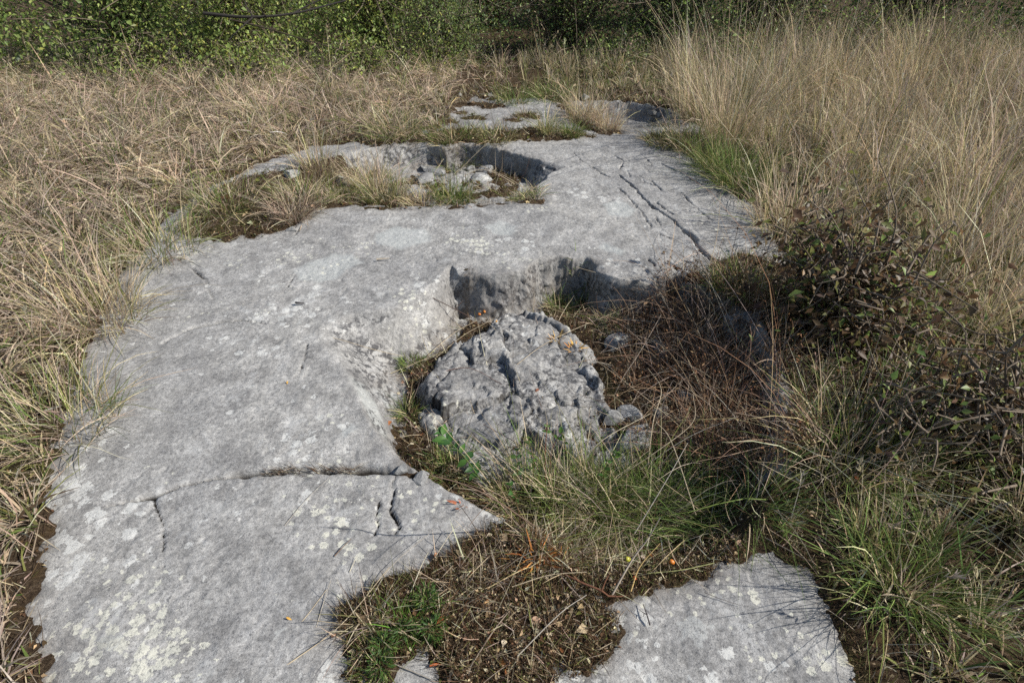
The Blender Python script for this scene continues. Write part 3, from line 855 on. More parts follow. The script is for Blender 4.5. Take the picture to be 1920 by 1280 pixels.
def meadow(name, label, n, box, lo, tall, wid, lean, curv, cols, probs, bias=1.0, keepf=None, tips=None, segs=3, hi=99, azm=None, edge=.4, hfun=None, heads=0):
    g = Geo()
    x, y, s = sample_soil(n, *box, lo=lo, hi=hi, bias=bias, fn=out_sd)
    if keepf is not None:
        m = keepf(x, y, s); x, y, s = x[m], y[m], s[m]
    # most blades belong to tussocks: drawn together and leaning outwards from the middle
    cell = .24
    ix = np.floor(x / cell); iy = np.floor(y / cell)
    tx = (ix + .15 + .7 * hash01(ix, iy, 5)) * cell; ty = (iy + .15 + .7 * hash01(ix, iy, 6)) * cell
    pull = np.where(R.random(len(x)) < .65, .62, 0.0)
    x2 = x + (tx - x) * pull; y2 = y + (ty - y) * pull
    ok = out_sd(x2, y2) > 0
    x = np.where(ok, x2, x); y = np.where(ok, y2, y); s = out_sd(x, y)
    out_az = np.arctan2(y - ty, x - tx)
    tone = .75 + .5 * hash01(ix, iy, 7)
    big = .6 + .8 * hash01(ix, iy, 8)
    k = len(x)
    z = soil_z(x, y)
    patch = fbm(x * 1.6, y * 1.6, 61, 3)
    L = tall * np.exp(R.normal(0, .28, k)) * np.clip(0.85 + 0.5 * patch, .45, 1.5) * np.clip(edge + s * 1.0, edge, 1)
    az = np.where(pull > 0, out_az + R.normal(0, .7, k), R.uniform(0, 6.28, k)); L = L * big * (1 if hfun is None else hfun(x, y))
    g.blades(np.stack([x, y, z], 1), az, np.abs(R.normal(lean, .28, k)), R.normal(curv, .5, k), L, wid * np.exp(R.normal(0, .42, k)), mixcol(cols, probs, k, .24) * tone[:, None], segs)
    m = R.choice(k, min(heads, k), replace=False)                # flowering stalks with seed heads
    if heads:
        b = np.stack([x[m], y[m], z[m]], 1); n = len(m); a = R.uniform(0, 6.28, n); ln = np.abs(R.normal(.18, .15, n)); cv = R.normal(.35, .2, n)
        H = np.clip(L[m] * 1.35, .18, .9)
        c = mixcol([STRAW, GREY_G], [3, 2], n, .2)
        g.blades(b, a, ln, cv, H, np.full(n, .0042), c, 5)
        for i in range(9):
            f = R.uniform(.80, 1.0, n); th = ln + cv * f * .8
            pos = b + np.stack([np.cos(a) * np.sin(th), np.sin(a) * np.sin(th), np.cos(th)], 1) * (H * f)[:, None] * np.array((.93, .93, 1.0))
            d = np.stack([np.cos(a) * np.sin(th), np.sin(a) * np.sin(th), np.cos(th)], 1) + R.normal(0, .4, (n, 3))
            g.leaves(pos, d, R.normal(size=(n, 3)), R.uniform(.018, .035, n), np.full(n, .006), c * R.uniform(.85, 1.15, (n, 1)), .2, .1)
    return tag(g.build(name, GRASS), label, None, None, 'stuff')

path = lambda x, y: (np.abs(x + .10 + .06 * (y - 6)) < np.where(y < 6.7, .48, .26)) & (y > 5.4)
side = lambda x, y: np.where(y < 5.2, x < 0, x < -.15)
def left_m(x, y, s): return (x < 0.05 - 0.05 * (y - 6)) & (~path(x, y) | (R.random(len(x)) < .12))
def right_m(x, y, s): return (x > -.25) & (~path(x, y) | (R.random(len(x)) < .12))
meadow('matted_dry_grass', 'matted pinkish dry grass over the ground beyond the pits', 56000, (-7.5, .3, .5, 7.3), .0, .27, .0048, .9, .9,
       [PINK, GREY_G, GOLD, OLV, DK], [5, 3, 1.2, .8, .8], keepf=left_m, heads=500)
meadow('green_undergrowth', 'short green grass growing under the dry matted grass', 9000, (-7.5, .3, .5, 7.3), .0, .16, .005, .5, .7,
       [GREEN, OLV, DGREEN], [3, 3, 1], keepf=left_m)
meadow('tall_golden_grass', 'tall golden dry grass standing along the right of the rock', 46000, (-.3, 7.0, .5, 7.1), .0, .44, .0044, .28, .55,
       [GOLD, PINK, GREY_G, OLV], [4, 3, 3, 1.6], keepf=right_m, edge=.2, hfun=lambda x, y: .5 + .5 * sstep(1.3, 2.3, x), heads=600)
meadow('low_green_grass', 'low green grass at the foot of the tall golden grass', 20000, (-.3, 7.0, .5, 7.0), .0, .17, .005, .5, .8,
       [GREEN, OLV, DGREEN, GOLD], [3, 3, 2, 1.5], keepf=right_m, edge=.45)

# ------------------------------------------------------------------ grass tufts, one object each
def tuft(px, py, z0, r, h, n, cols, probs, label, lean=.5, curv=.6, w=.0032, group=None, azm=None, name='grass_tuft', mat=None, segs=4, ell=1.0):
    p = ground_at(px, py, z0)
    g = Geo()
    a = R.uniform(0, 6.28, n); q = r * np.sqrt(R.random(n))
    x = p[0] + q * np.cos(a); y = p[1] + q * np.sin(a) * ell
    z = top_z(x, y) - .004
    az = (a + R.normal(0, .8, n) if lean < .85 else R.uniform(0, 6.28, n)) if azm is None else R.normal(azm, .7, n)
    L = h * np.exp(R.normal(0, .33, n))
    g.blades(np.stack([x, y, z], 1), az, np.abs(R.normal(lean, .3, n)), R.normal(curv, .5, n), L, w * np.exp(R.normal(0, .25, n)), mixcol(cols, probs, n, .25), segs)
    return tag(g.build(name, mat or GRASS, None, p), label, 'grass', group)

DRYMIX = ([GOLD, PINK, GREY_G, OLV], [4, 3, 2, 1.5])
GRNMIX = ([GREEN, OLV, DGREEN, GOLD], [4, 4, 2, 1.5])
MIXED = ([GREEN, OLV, GOLD, PINK, GREY_G], [2.5, 3, 3, 2, 1.5])
TUFTS = [
    (720, 374, -.05, .14, .19, 480, MIXED, 'large mixed green and dry tuft in the middle of the far pit edge', .5),
    (690, 352, -.05, .14, .23, 340, DRYMIX, 'tall dry tuft behind the mixed tuft at the far pit', .4),
    (640, 376, -.05, .13, .11, 380, MIXED, 'low tuft beside the white boulder', .6),
    (575, 372, 0, .18, .14, 460, MIXED, 'wide low tuft left of the white boulder', .6),
    (598, 322, 0, .12, .24, 240, DRYMIX, 'upright straw coloured tuft on the pale rock shelf', .3),
    (548, 405, 0, .11, .17, 380, ([PINK, GREY_G, DK], [4, 3, 2]), 'brown dried tuft at the slab edge on the far left', .6),
    (850, 378, -.03, .11, .15, 420, GRNMIX, 'rounded green tuft on the near rim of the far pit', .6),
    (790, 384, -.03, .12, .12, 300, DRYMIX, 'low dry tuft between a green and a mixed tuft', .8),
    (985, 372, -.03, .11, .09, 320, MIXED, 'flat small tuft at the right corner of the far pit', .9),
    (740, 252, 0, .2, .22, 460, MIXED, 'tuft with drooping blades behind the bright pit wall', .7),
    (850, 262, 0, .20, .12, 520, ([OLV, BRN, GOLD, GREEN], [4, 2, 2, 1.5]), 'mossy low tuft above the dark far pit wall', .7),
    (930, 255, 0, .16, .10, 380, ([OLV, BRN, GOLD, GREEN], [4, 2, 3, 1]), 'olive turf along the strip behind the far pit', .7),
    (1027, 250, 0, .07, .15, 260, ([GOLD, OLV, GREEN], [4, 3, 2]), 'pale upright tuft on the strip of moss', .35),
    (1072, 252, 0, .09, .10, 300, GRNMIX, 'small green tuft at the right end of the moss strip', .6),
    (985, 216, 0, .07, .05, 160, ([OLV, BRN, GOLD], [3, 3, 2]), 'tiny brown tuft alone on the far slab', .7),
    (960, 190, 0, .14, .13, 300, GRNMIX, 'dark green tuft at the back of the far slab', .6),
    (1035, 182, 0, .20, .16, 420, GRNMIX, 'blue green tuft beyond the far slab, arching over its edge', .7),
    (1095, 222, -.02, .16, .24, 480, DRYMIX, 'bushy dry tuft in the hollow beside the far slab', .4),
    (1140, 242, -.02, .10, .17, 320, ([PINK, GOLD, GREY_G], [4, 3, 2]), 'fluffy straw tuft at the low end of the far hollow', .4),
    (1250, 268, 0, .16, .12, 420, ([OLV, GOLD, BRN, GREEN], [3, 3, 2, 2]), 'low olive tuft reaching onto the slab from the right', .7),
    (1300, 280, 0, .17, .20, 420, MIXED, 'mixed tuft behind the green edge of the slab', .5),
    (1345, 315, 0, .16, .22, 520, GRNMIX, 'green tuft leaning over the right edge of the slab', .6),
    (1385, 345, 0, .15, .26, 520, GRNMIX, 'dark green tuft nearest along the right edge of the slab', .6),
    (1360, 268, 0, .20, .62, 520, DRYMIX, 'very tall golden tuft at the right behind the green edge', .16),
    (1310, 215, 0, .22, .45, 480, DRYMIX, 'tall golden tuft beyond the small far pit', .16),
    (1378, 545, -.02, .12, .13, 520, ([OLV, GREEN, GOLD], [4, 3, 2]), 'cushion of olive turf where the main crack meets the pit', .5),
    (1080, 574, -.2, .08, .10, 340, GRNMIX, 'green tuft in the shade at the foot of the back wall', .8),
    (1150, 612, -.2, .09, .09, 320, MIXED, 'mixed tuft along the foot of the back wall, right of the green one', .9),
    (1045, 578, -.2, .06, .08, 180, GRNMIX, 'small green tuft where hump and back wall meet', .8),
    (772, 684, -.2, .055, .045, 260, ([GREEN, OLV], [3, 4]), 'little moss green cushion at the foot of the sloping wall', .6),
    (765, 772, -.2, .045, .07, 130, GRNMIX, 'small green tuft in the strip of litter under the pale rim', .7),
    (845, 880, -.18, .07, .10, 200, GRNMIX, 'green tuft under the leafy sprig', .7),
    (1000, 950, -.12, .13, .21, 520, ([STRAW, GREYS, OLV, GREEN], [4, 2, 3, 2]), 'straw coloured tuft near the rim, leaning to the left', .7),
    (1090, 955, -.16, .15, .19, 760, ([GREEN, OLV, STRAW], [4, 4, 2]), 'bright green tuft in the middle of the near grass', .6),
    (1180, 975, -.16, .15, .21, 640, ([OLV, STRAW, GREEN, GREYS], [3, 3, 3, 2]), 'mixed tuft right of the bright green one', .7),
    (1270, 980, -.14, .14, .20, 560, ([DGREEN, GREEN, OLV, STRAW], [3, 4, 2, 1.5]), 'coarse dark green tuft in the near right of the pit', .8),
    (1350, 975, -.1, .14, .21, 560, ([DGREEN, GREEN, OLV, STRAW], [3, 4, 2, 1.5]), 'coarse blue green tuft at the right end of the near grass', .8),
    (1140, 1050, -.06, .13, .11, 380, ([STRAW, GREYS, BRN, OLV], [4, 3, 2, 2]), 'flattened straw in front of the near grass', 1.0),
    (1040, 1030, -.03, .10, .12, 300, ([STRAW, BRN, OLV, GREYS], [3, 3, 2, 2]), 'brown straw tuft beside the orange dead shoots', .9),
    (745, 1178, 0, .05, .05, 150, ([(.10, .20, .03), GREEN, OLV], [4, 3, 2]), 'fresh green tuft in the foreground patch, left half', .7),
    (795, 1155, 0, .045, .05, 140, ([(.10, .20, .03), GREEN, OLV], [4, 3, 2]), 'fresh green tuft in the foreground patch, beside the straw', .7),
    (700, 1245, 0, .045, .045, 150, ([GREEN, OLV, STRAW], [4, 3, 2]), 'green tuft at the lower tip of the foreground patch', .8),
    (700, 1160, 0, .06, .11, 150, ([STRAW, GREYS, OLV, BRN], [4, 3, 2, 2]), 'dry tuft on the left border of the foreground patch', 1.1),
    (880, 1090, 0, .09, .07, 260, ([STRAW, GREYS, BRN], [3, 3, 3]), 'thin straw tuft in the middle of the brown patch', 1.0),
    # beyond the photograph's borders
    (300, 470, 0, .22, .20, 460, MIXED, 'mixed tuft on the far left edge of the pavement', .5),
    (190, 600, 0, .20, .28, 460, DRYMIX, 'dry tuft on the left edge of the pavement, nearer', .5),
    (120, 800, 0, .18, .24, 420, MIXED, 'mixed tuft at the left border, level with the large pit', .6),
    (420, 385, 0, .20, .18, 420, MIXED, 'mixed tuft left of the far pit near the picture border', .6),
    (1480, 430, 0, .20, .34, 460, DRYMIX, 'dry tuft on the right edge above the large pit', .4),
    (1600, 870, 0, .16, .30, 460, MIXED, 'mixed tuft right of the large pit', .5),
    (1690, 1100, 0, .14, .22, 420, GRNMIX, 'green tuft right of the corner slab', .6),
]
for t in TUFTS:
    u, v, z0, r, h, n, (cols, probs), lab, lean = t
    tuft(u, v, z0, r, h, n, cols, probs, lab, lean, .7, .003 if v > 650 else .0036)

# ------------------------------------------------------------------ brown dead herbs in the shaded side of the large pit
def dead_herb(px, py, z0, r, h, n, label, name='dead_herb'):
    p = ground_at(px, py, z0)
    g = Geo()
    a = R.uniform(0, 6.28, n); q = r * np.sqrt(R.random(n))
    x = p[0] + q * np.cos(a); y = p[1] + q * np.sin(a); z = top_z(x, y) - .004
    g.blades(np.stack([x, y, z], 1), R.uniform(0, 6.28, n), np.abs(R.normal(.5, .35, n)), R.normal(.7, .8, n), h * np.exp(R.normal(0, .4, n)), np.full(n, .0026),
             mixcol([(.20, .115, .07), (.27, .18, .115), DK, GREYS], [4, 3, 2, 1.5], n, .3), 5)
    m = n // 3                                                  # longer pale canes arching through
    a = R.uniform(0, 6.28, m); q = r * 1.1 * np.sqrt(R.random(m))
    x = p[0] + q * np.cos(a); y = p[1] + q * np.sin(a); z = top_z(x, y)
    g.blades(np.stack([x, y, z], 1), R.uniform(0, 6.28, m), np.abs(R.normal(.6, .3, m)), R.normal(1.0, .6, m), 1.5 * h * np.exp(R.normal(0, .3, m)), np.full(m, .003), mixcol([(.42, .34, .26), (.30, .21, .14)], [2, 3], m, .25), 6)
    k = n * 3                                                   # shrivelled leaves on the stems
    a = R.uniform(0, 6.28, k); q = r * 1.25 * np.sqrt(R.random(k))
    x = p[0] + q * np.cos(a); y = p[1] + q * np.sin(a); z = top_z(x, y) + h * .8 * R.random(k) ** 1.4
    d = R.normal(size=(k, 3)); nr = R.normal(size=(k, 3))
    L = R.uniform(.008, .02, k)
    g.leaves(np.stack([x, y, z], 1), d, nr, L, L * .5, mixcol([(.19, .10, .055), DK, (.28, .18, .10)], [4, 2, 2], k, .3), .3, .3)
    return tag(g.build(name, DEAD, None, p), label, 'dead plant')
for (u, v, r, h, n, lab) in (
    (1200, 625, .12, .10, 170, 'low dead brown herb behind the flat stone in the large pit'),
    (1270, 610, .13, .16, 220, 'dead brown herb under the notch of the back wall'),
    (1340, 640, .14, .22, 260, 'tall dead brown herb beside the pale block in the pit wall'),
    (1300, 700, .14, .16, 240, 'spreading dead brown herb in the middle of the shaded pit'),
    (1370, 745, .15, .22, 260, 'dark dead herb against the right wall of the pit'),
    (1200, 710, .10, .08, 160, 'low crumbled dead herb right next to the hump'),
    (1320, 830, .14, .14, 220, 'dead brown herb in the darkest part of the pit'),
    (1240, 840, .10, .08, 150, 'flattened dead herb between two grey stones of the pit'),
    (1390, 880, .14, .20, 240, 'dead herb behind the coarse blue green tuft')):
    dead_herb(u, v, -.2, r * 1.1, h * 1.25, int(n * 1.6), lab)

# ------------------------------------------------------------------ bramble bushes on the right lip of the pit (they shade its floor)
def bush(name, label, x, y, rx, ry, h, n_leaf, cols, probs, leaf=.045, seed=0, cat='bush', stems=14, lowfrac=.0, group=None):
    rr = np.random.default_rng(seed)
    global R
    keepR = R; R = rr
    base = np.array((x, y, float(surf(np.array([x]), np.array([y]))[0])))
    root = link(name, None, None, None, tuple(base))
    tag(root, label, cat, group)
    tips = []; gs = Geo()
    for i in range(stems):
        a = rr.uniform(0, 6.28); q = math.sqrt(rr.random())
        tip = np.array((rx * q * math.cos(a), ry * q * math.sin(a), h * math.sqrt(max(.04, 1 - q * q * .85)) * rr.uniform(.75, 1.08)))
        mid = tip * np.array((.35, .35, .55)) + rr.normal(0, .05, 3)
        pts = spline([rr.normal(0, .05, 3) * np.array((1, 1, 0)) - np.array((0, 0, .03)), mid, tip], 6)
        gs.tube(pts, .012 * h + .004, .003, (.10, .075, .055), 5)
        for s in np.linspace(.18, 1, 9):
            c = pts[min(len(pts) - 1, int(s * (len(pts) - 1)))]
            tips.append(c)
            for _ in range(2):
                e = c + rr.normal(0, 1, 3) * np.array((rx * .30, ry * .30, h * .18))
                e[2] = max(.03, e[2]); tips.append(e)
                if rr.random() < .7: gs.tube(spline([c, (c + e) / 2 + rr.normal(0, .03, 3), e], 3), .005, .002, (.20, .16, .12), 4)
    gs.build('stem', WOOD, root)
    for i in range(int(60 * max(1, rx))):                        # low skirt of shoots round the foot
        a = rr.uniform(0, 6.28); q = rr.uniform(.6, 1.0)
        tips.append(np.array((rx * q * math.cos(a), ry * q * math.sin(a), rr.uniform(.04, .45 * min(h, 1.2)))))
    tips = np.array(tips)
    ci = rr.integers(0, len(tips), n_leaf)
    clump = np.exp(rr.normal(0, .18, len(tips)))
    pos = tips[ci] + rr.normal(0, 1, (n_leaf, 3)) * np.array((.10, .10, .085)) * (0.6 + .4 * h)
    pos[:, 2] = np.maximum(pos[:, 2], .02)
    d = rr.normal(size=(n_leaf, 3)); d[:, 2] -= .3
    nr = rr.normal(size=(n_leaf, 3)) * .6 + np.array((.55, -.35, .8))
    L = leaf * np.exp(rr.normal(0, .28, n_leaf))
    gl = Geo()
    gl.leaves(pos, d, nr, L, L * rr.uniform(.42, .62, n_leaf), mixcol(cols, probs, n_leaf, .22) * clump[ci][:, None], .12, .2)
    gl.build('crown', LEAF, root)
    R = keepR
    return root

LG = (.27, .34, .095); MG = (.20, .27, .075); DG = (.05, .085, .025); YG = (.36, .38, .09); BG = (.13, .18, .08)
bush('bramble_bush', 'low withered brown bramble on the right lip of the large pit', 1.42, 2.15, .36, .50, .52, 3600, [(.16, .10, .05), (.10, .065, .04), OLV, MG], [4, 3, 2, 1.2], .034, 11, stems=34)
bush('bramble_bush', 'nearer withered brown bramble right of the large pit', 1.55, 1.45, .34, .34, .40, 2600, [(.16, .10, .05), (.10, .065, .04), OLV, MG], [4, 3, 2, 1.5], .026, 12, stems=30)

# the hedge behind the meadow: bushes seen from their shaded side
HEDGE = [  # x, y, rx, ry, h, leaves, palette, leaf, label
    (-5.9, 6.65, 1.3, 1.0, 2.1, 5200, ([LG, MG, YG], [4, 4, 1]), .06, 'leafy green bush at the far left end of the hedge'),
    (-4.1, 6.95, 1.2, .9, 1.9, 6000, ([LG, MG, DG], [4, 4, 1]), .055, 'leafy green bush behind the matted grass, second from the left end'),
    (-2.75, 6.90, 1.0, .8, 1.7, 7600, ([LG, YG, MG], [5, 2, 3]), .045, 'bright sunlit green bush behind the matted grass'),
    (-1.55, 7.35, .95, .8, 1.8, 7600, ([LG, MG, YG], [5, 3, 1.5]), .045, 'bright green bush with bare twigs left of the path'),
    (-.72, 7.10, .52, .5, 1.0, 7000, ([BG, LG, MG], [4, 3, 2]), .026, 'small fine leaved grey green bush beside the path'),
    (.55, 7.5, 1.0, .7, 1.8, 6800, ([DG, MG, BRN], [5, 3, 1]), .04, 'dark shaded bush just right of the path'),
    (1.7, 7.4, 1.0, .7, 1.9, 6800, ([MG, DG, BG], [4, 4, 2]), .04, 'dark green bush behind the golden grass'),
    (2.9, 7.35, 1.0, .8, 1.9, 6800, ([DG, MG, LG], [4, 4, 1]), .04, 'dense dark bush behind the tallest golden grass'),
    (4.4, 7.35, 1.3, .9, 3.0, 7000, ([MG, DG, LG], [4, 3, 2]), .05, 'dark green bush near the right end of the hedge'),
    (6.2, 7.2, 1.5, 1.0, 3.2, 6000, ([MG, DG, LG], [4, 3, 2]), .06, 'large dark bush at the right end of the hedge'),
    (-.25, 9.15, 1.2, .7, 1.7, 5200, ([DG, MG, BRN], [5, 3, 2]), .05, 'dark bush closing the end of the path'),
    (-3.4, 8.85, 1.6, .9, 2.3, 4600, ([MG, DG, LG], [4, 3, 2]), .07, 'tall bush in the second row behind the sunlit bush'),
    (2.3, 9.25, 1.8, .9, 2.4, 4600, ([MG, DG], [3, 4]), .07, 'tall dark bush in the second row behind the golden grass'),
]
for i, (x, y, rx, ry, h, n, (cols, probs), lf, lab) in enumerate(HEDGE):
    bush('hedge_bush', lab, x, y, rx, ry, h, int(n * 1.9), cols, probs, lf * .72, 500 + i, stems=22, group='bushes of the hedge')

for i, (x, y, r, h, lab) in enumerate((
        (-2.55, 6.25, .42, .42, 'low leafy bush spilling into the matted grass under the bare branch'),
        (-1.62, 6.55, .36, .36, 'low leafy bush before the bright bush with twigs'),
        (-3.7, 6.35, .5, .45, 'low leafy bush spilling into the matted grass farther left'),
        (-.85, 6.75, .30, .34, 'little fine leaved bush where the path meets the hedge'),
        (1.15, 6.75, .36, .30, 'low dark bush behind the golden grass by the path'),
        (2.2, 6.6, .4, .36, 'low dark bush behind the tall golden grass'))):
    bush('low_bush', lab, x, y, r, r * .8, h, 2300, [LG, MG, YG] if x < 0 else [MG, DG, OLV], [4, 3, 1.5], .028, 700 + i, stems=14, group='low bushes before the hedge')

# bare branches reaching over the matted grass
def branch(name, label, pts, r0, r1, col, side=0, cat='branch', mat=None):
    p0 = np.array(pts[0], float)
    g = Geo(); sp = spline(pts, 7)
    g.tube(sp, r0, r1, col, 6)
    for i in range(side):
        k = R.integers(len(sp) // 4, len(sp) - 1); c = sp[k]
        e = c + R.normal(0, 1, 3) * .12 * np.linalg.norm(sp[-1] - sp[0])
        e[2] = max(e[2], c[2] * .7)
        g.tube(spline([c, (c + e) / 2 + R.normal(0, .01, 3), e], 4), r1 * 1.2, r1 * .6, col, 4)
    return tag(g.build(name, mat or WOOD, None, p0), label, cat)
branch('bare_branch', 'dark bare branch across the top of the sunlit hedge', [(-2.75, 5.95, .66), (-2.35, 5.9, .64), (-1.95, 5.95, .66), (-1.5, 6.1, .74)], .016, .007, (.05, .045, .04), 4)
branch('bare_branch', 'thin drooping twig in front of the sunlit hedge', [(-2.5, 5.9, .62), (-2.15, 5.85, .55), (-1.75, 5.8, .45), (-1.38, 5.75, .37)], .007, .003, (.07, .055, .04), 3)

# ------------------------------------------------------------------ single dry stalks
def stalk(pix, r0, r1, col, label, group, name='dry_stalk', head=False, mat=None):
    pts = [at(u, v, z) for u, v, z in pix]
    p0 = pts[0]
    g = Geo(); sp = spline(pts, 8)
    g.tube(sp, r0, r1, col, 4)
    if head:
        n = 26
        k = R.integers(int(len(sp) * .75), len(sp), n); c = sp[k]
        d = (sp[-1] - sp[-3]); d = d / np.linalg.norm(d) + R.normal(0, .35, (n, 3))
        g.leaves(c, d, R.normal(size=(n, 3)), R.uniform(.008, .016, n), np.full(n, .003), vary(col, n), .2, .1)
    o = g.build(name, mat or DEAD, None, p0)
    return tag(o, label, 'grass stalk', group)

SC_ = (.52, .43, .30); SG = (.42, .38, .32); SB = (.26, .18, .12)
GP = 'dry stalks over the large pit'
for pix, r, col, lab in (
    ([(1100, 565, -.2), (1172, 532, -.08), (1080, 500, .0)], .0018, SC_, 'pale bent stalk arching over the shaded scoop of the back wall'),
    ([(960, 690, -.12), (1030, 640, -.08), (1130, 595, -.1), (1270, 538, -.02)], .0018, SC_, 'long pale stalk across the back of the pit, from hump to notch'),
    ([(612, 630, -.02), (650, 640, -.03), (700, 655, -.07), (755, 668, -.15)], .0020, SC_, 'single straw lying on the sloping left wall of the pit'),
    ([(732, 700, -.19), (780, 680, -.17), (840, 655, -.14)], .0018, (.55, .47, .28), 'yellow straw lying above the little moss cushion'),
    ([(800, 668, -.2), (850, 625, -.18), (895, 600, -.17)], .0022, SC_, 'thick straw bundle stem at the upper left foot of the hump'),
    ([(815, 672, -.2), (870, 628, -.17), (925, 598, -.15)], .0018, SC_, 'straw lying parallel to the bundle at the upper left foot of the hump'),
    ([(1080, 880, -.14), (1130, 825, -.02), (1220, 775, .02)], .0022, (.58, .50, .36), 'thick pale stalk leaning across stones below the hump'),
    ([(1215, 870, -.1), (1225, 790, .0), (1240, 730, .04), (1215, 690, .02)], .0020, SC_, 'bent stalk standing in the middle of the shaded pit'),
    ([(1305, 965, -.1), (1260, 830, .05), (1230, 790, .1)], .0022, SC_, 'long pale stalk leaning left above the near grass'),
    ([(1150, 900, -.12), (1240, 840, .0), (1300, 790, .06), (1300, 740, .10)], .0018, SC_, 'curved stalk bowing over the darkest part of the pit'),
    ([(1190, 1000, -.05), (1250, 900, .08), (1290, 830, .14)], .0018, SG, 'slim stalk rising from the mixed near tuft'),
    ([(1000, 940, -.1), (960, 880, .0), (900, 830, .05), (860, 800, .06)], .0014, SC_, 'fine stalk arching left over the lower hump'),
    ([(1150, 745, -.2), (1170, 705, -.1), (1200, 660, -.04), (1240, 590, .02)], .0020, (.36, .30, .24), 'grey stalk leaning up past the half buried stones'),
    ([(1270, 640, -.1), (1340, 590, .05), (1300, 520, .14)], .0016, SC_, 'thin bent stalk before the turf cushion'),
    ([(1386, 660, -.05), (1345, 560, .10), (1320, 500, .16), (1300, 470, .18)], .0018, SC_, 'tall stalk leaning left from the pale block'),
    ([(1386, 640, -.02), (1350, 560, .12), (1310, 505, .18)], .0016, SG, 'grey tall stalk beside the one from the pale block'),
    ([(1330, 500, .02), (1345, 440, .1), (1352, 360, .25)], .0016, SC_, 'upright bent stalk standing where the main crack ends'),
    ([(1395, 505, .02), (1365, 450, .06), (1333, 395, .10)], .0016, SC_, 'stalk leaning over the right end of the main crack'),
    ([(1275, 620, -.18), (1230, 605, -.12), (1170, 598, -.12)], .0024, (.50, .46, .40), 'grey forked stem lying below the back wall'),
    ([(1130, 660, -.18), (1190, 645, -.13), (1240, 640, -.12)], .0022, (.45, .40, .34), 'dead pale stem lying among the half buried stones'),
    ([(1230, 760, -.15), (1300, 700, -.05), (1360, 705, -.03)], .0020, (.40, .33, .26), 'arched dead stem in front of the dark herbs'),
    ([(1200, 880, -.1), (1290, 820, .02), (1386, 780, .08)], .0016, SG, 'nearly straight stalk slanting across the shaded pit'),
):
    stalk(pix, r, r * .5, col, lab, GP)

GN = 'straws of the near foreground'
for pix, r, col, lab in (
    ([(533, 1250, .01), (640, 1170, .03), (730, 1063, .05)], .0020, SC_, 'longest straw crossing the near slab towards the brown patch'),
    ([(533, 1200, .005), (570, 1160, .008), (612, 1105, .012)], .0016, SC_, 'straw lying on the near slab, left of the others'),
    ([(585, 1200, .005), (603, 1140, .012), (620, 1088, .016)], .0016, SG, 'steep straw beside the lichen spots of the near slab'),
    ([(690, 1130, .02), (735, 1060, .03), (805, 1000, .02)], .0016, SG, 'straw leaning from the patch over the near slab'),
    ([(770, 1110, .02), (790, 1060, .05), (803, 1035, .07)], .0020, (.56, .50, .38), 'pale stub of straw upright at the patch border'),
    ([(815, 1045, .01), (848, 995, .03), (860, 985, .03)], .0016, (.56, .50, .38), 'short pale straw at the upper corner of the brown patch'),
    ([(655, 1072, .006), (668, 1044, .008)], .0014, (.60, .55, .42), 'tiny straw chip alone on the near slab'),
    ([(860, 1285, .01), (920, 1190, .03), (955, 1145, .03)], .0026, (.30, .24, .18), 'thick brown stem crossing the bottom of the patch'),
    ([(970, 1230, .02), (1050, 1150, .05), (1100, 1115, .05)], .0020, SG, 'grey bent straw over the dark litter'),
    ([(960, 1100, .02), (1030, 1078, .03), (1100, 1072, .03)], .0018, SC_, 'straw lying level below the orange dead shoots'),
    ([(1148, 1115, .01), (1185, 1050, .08), (1215, 1010, .14), (1238, 970, .22)], .0032, (.40, .34, .27), 'thick bent woody stem leaning over the near rim'),
    ([(1183, 1108, .01), (1200, 1062, .06), (1238, 1018, .12)], .0022, (.60, .42, .18), 'yellow straw leaning beside the thick woody stem'),
    ([(1215, 1075, .0), (1280, 1068, .02), (1340, 1055, .03)], .0020, (.42, .42, .18), 'yellowish green blade lying along the corner slab'),
    ([(533, 985, .004), (575, 935, .006), (620, 892, .006)], .0012, SG, 'hair thin straw lying on the near slab below the crack'),
    ([(1320, 1110, .004), (1350, 1122, .004), (1390, 1135, .004)], .0012, (.15, .13, .12), 'dark thread of straw on the corner slab'),
    ([(600, 1225, .004), (620, 1255, .005), (660, 1285, .005)], .0014, SG, 'curved straw at the very bottom of the near slab'),
    ([(740, 1245, .004), (800, 1270, .006), (840, 1290, .006)], .0018, SG, 'straw below the green tuft at the bottom edge'),
    ([(568, 1190, .004), (585, 1210, .004), (606, 1232, .004)], .0014, SG, 'short straw crossing the longest straw'),
    ([(1122, 1218, .01), (1148, 1204, .012)], .0014, SC_, 'short pale straw at the right border of the dark litter'),
):
    stalk(pix, r, r * .5, col, lab, GN)

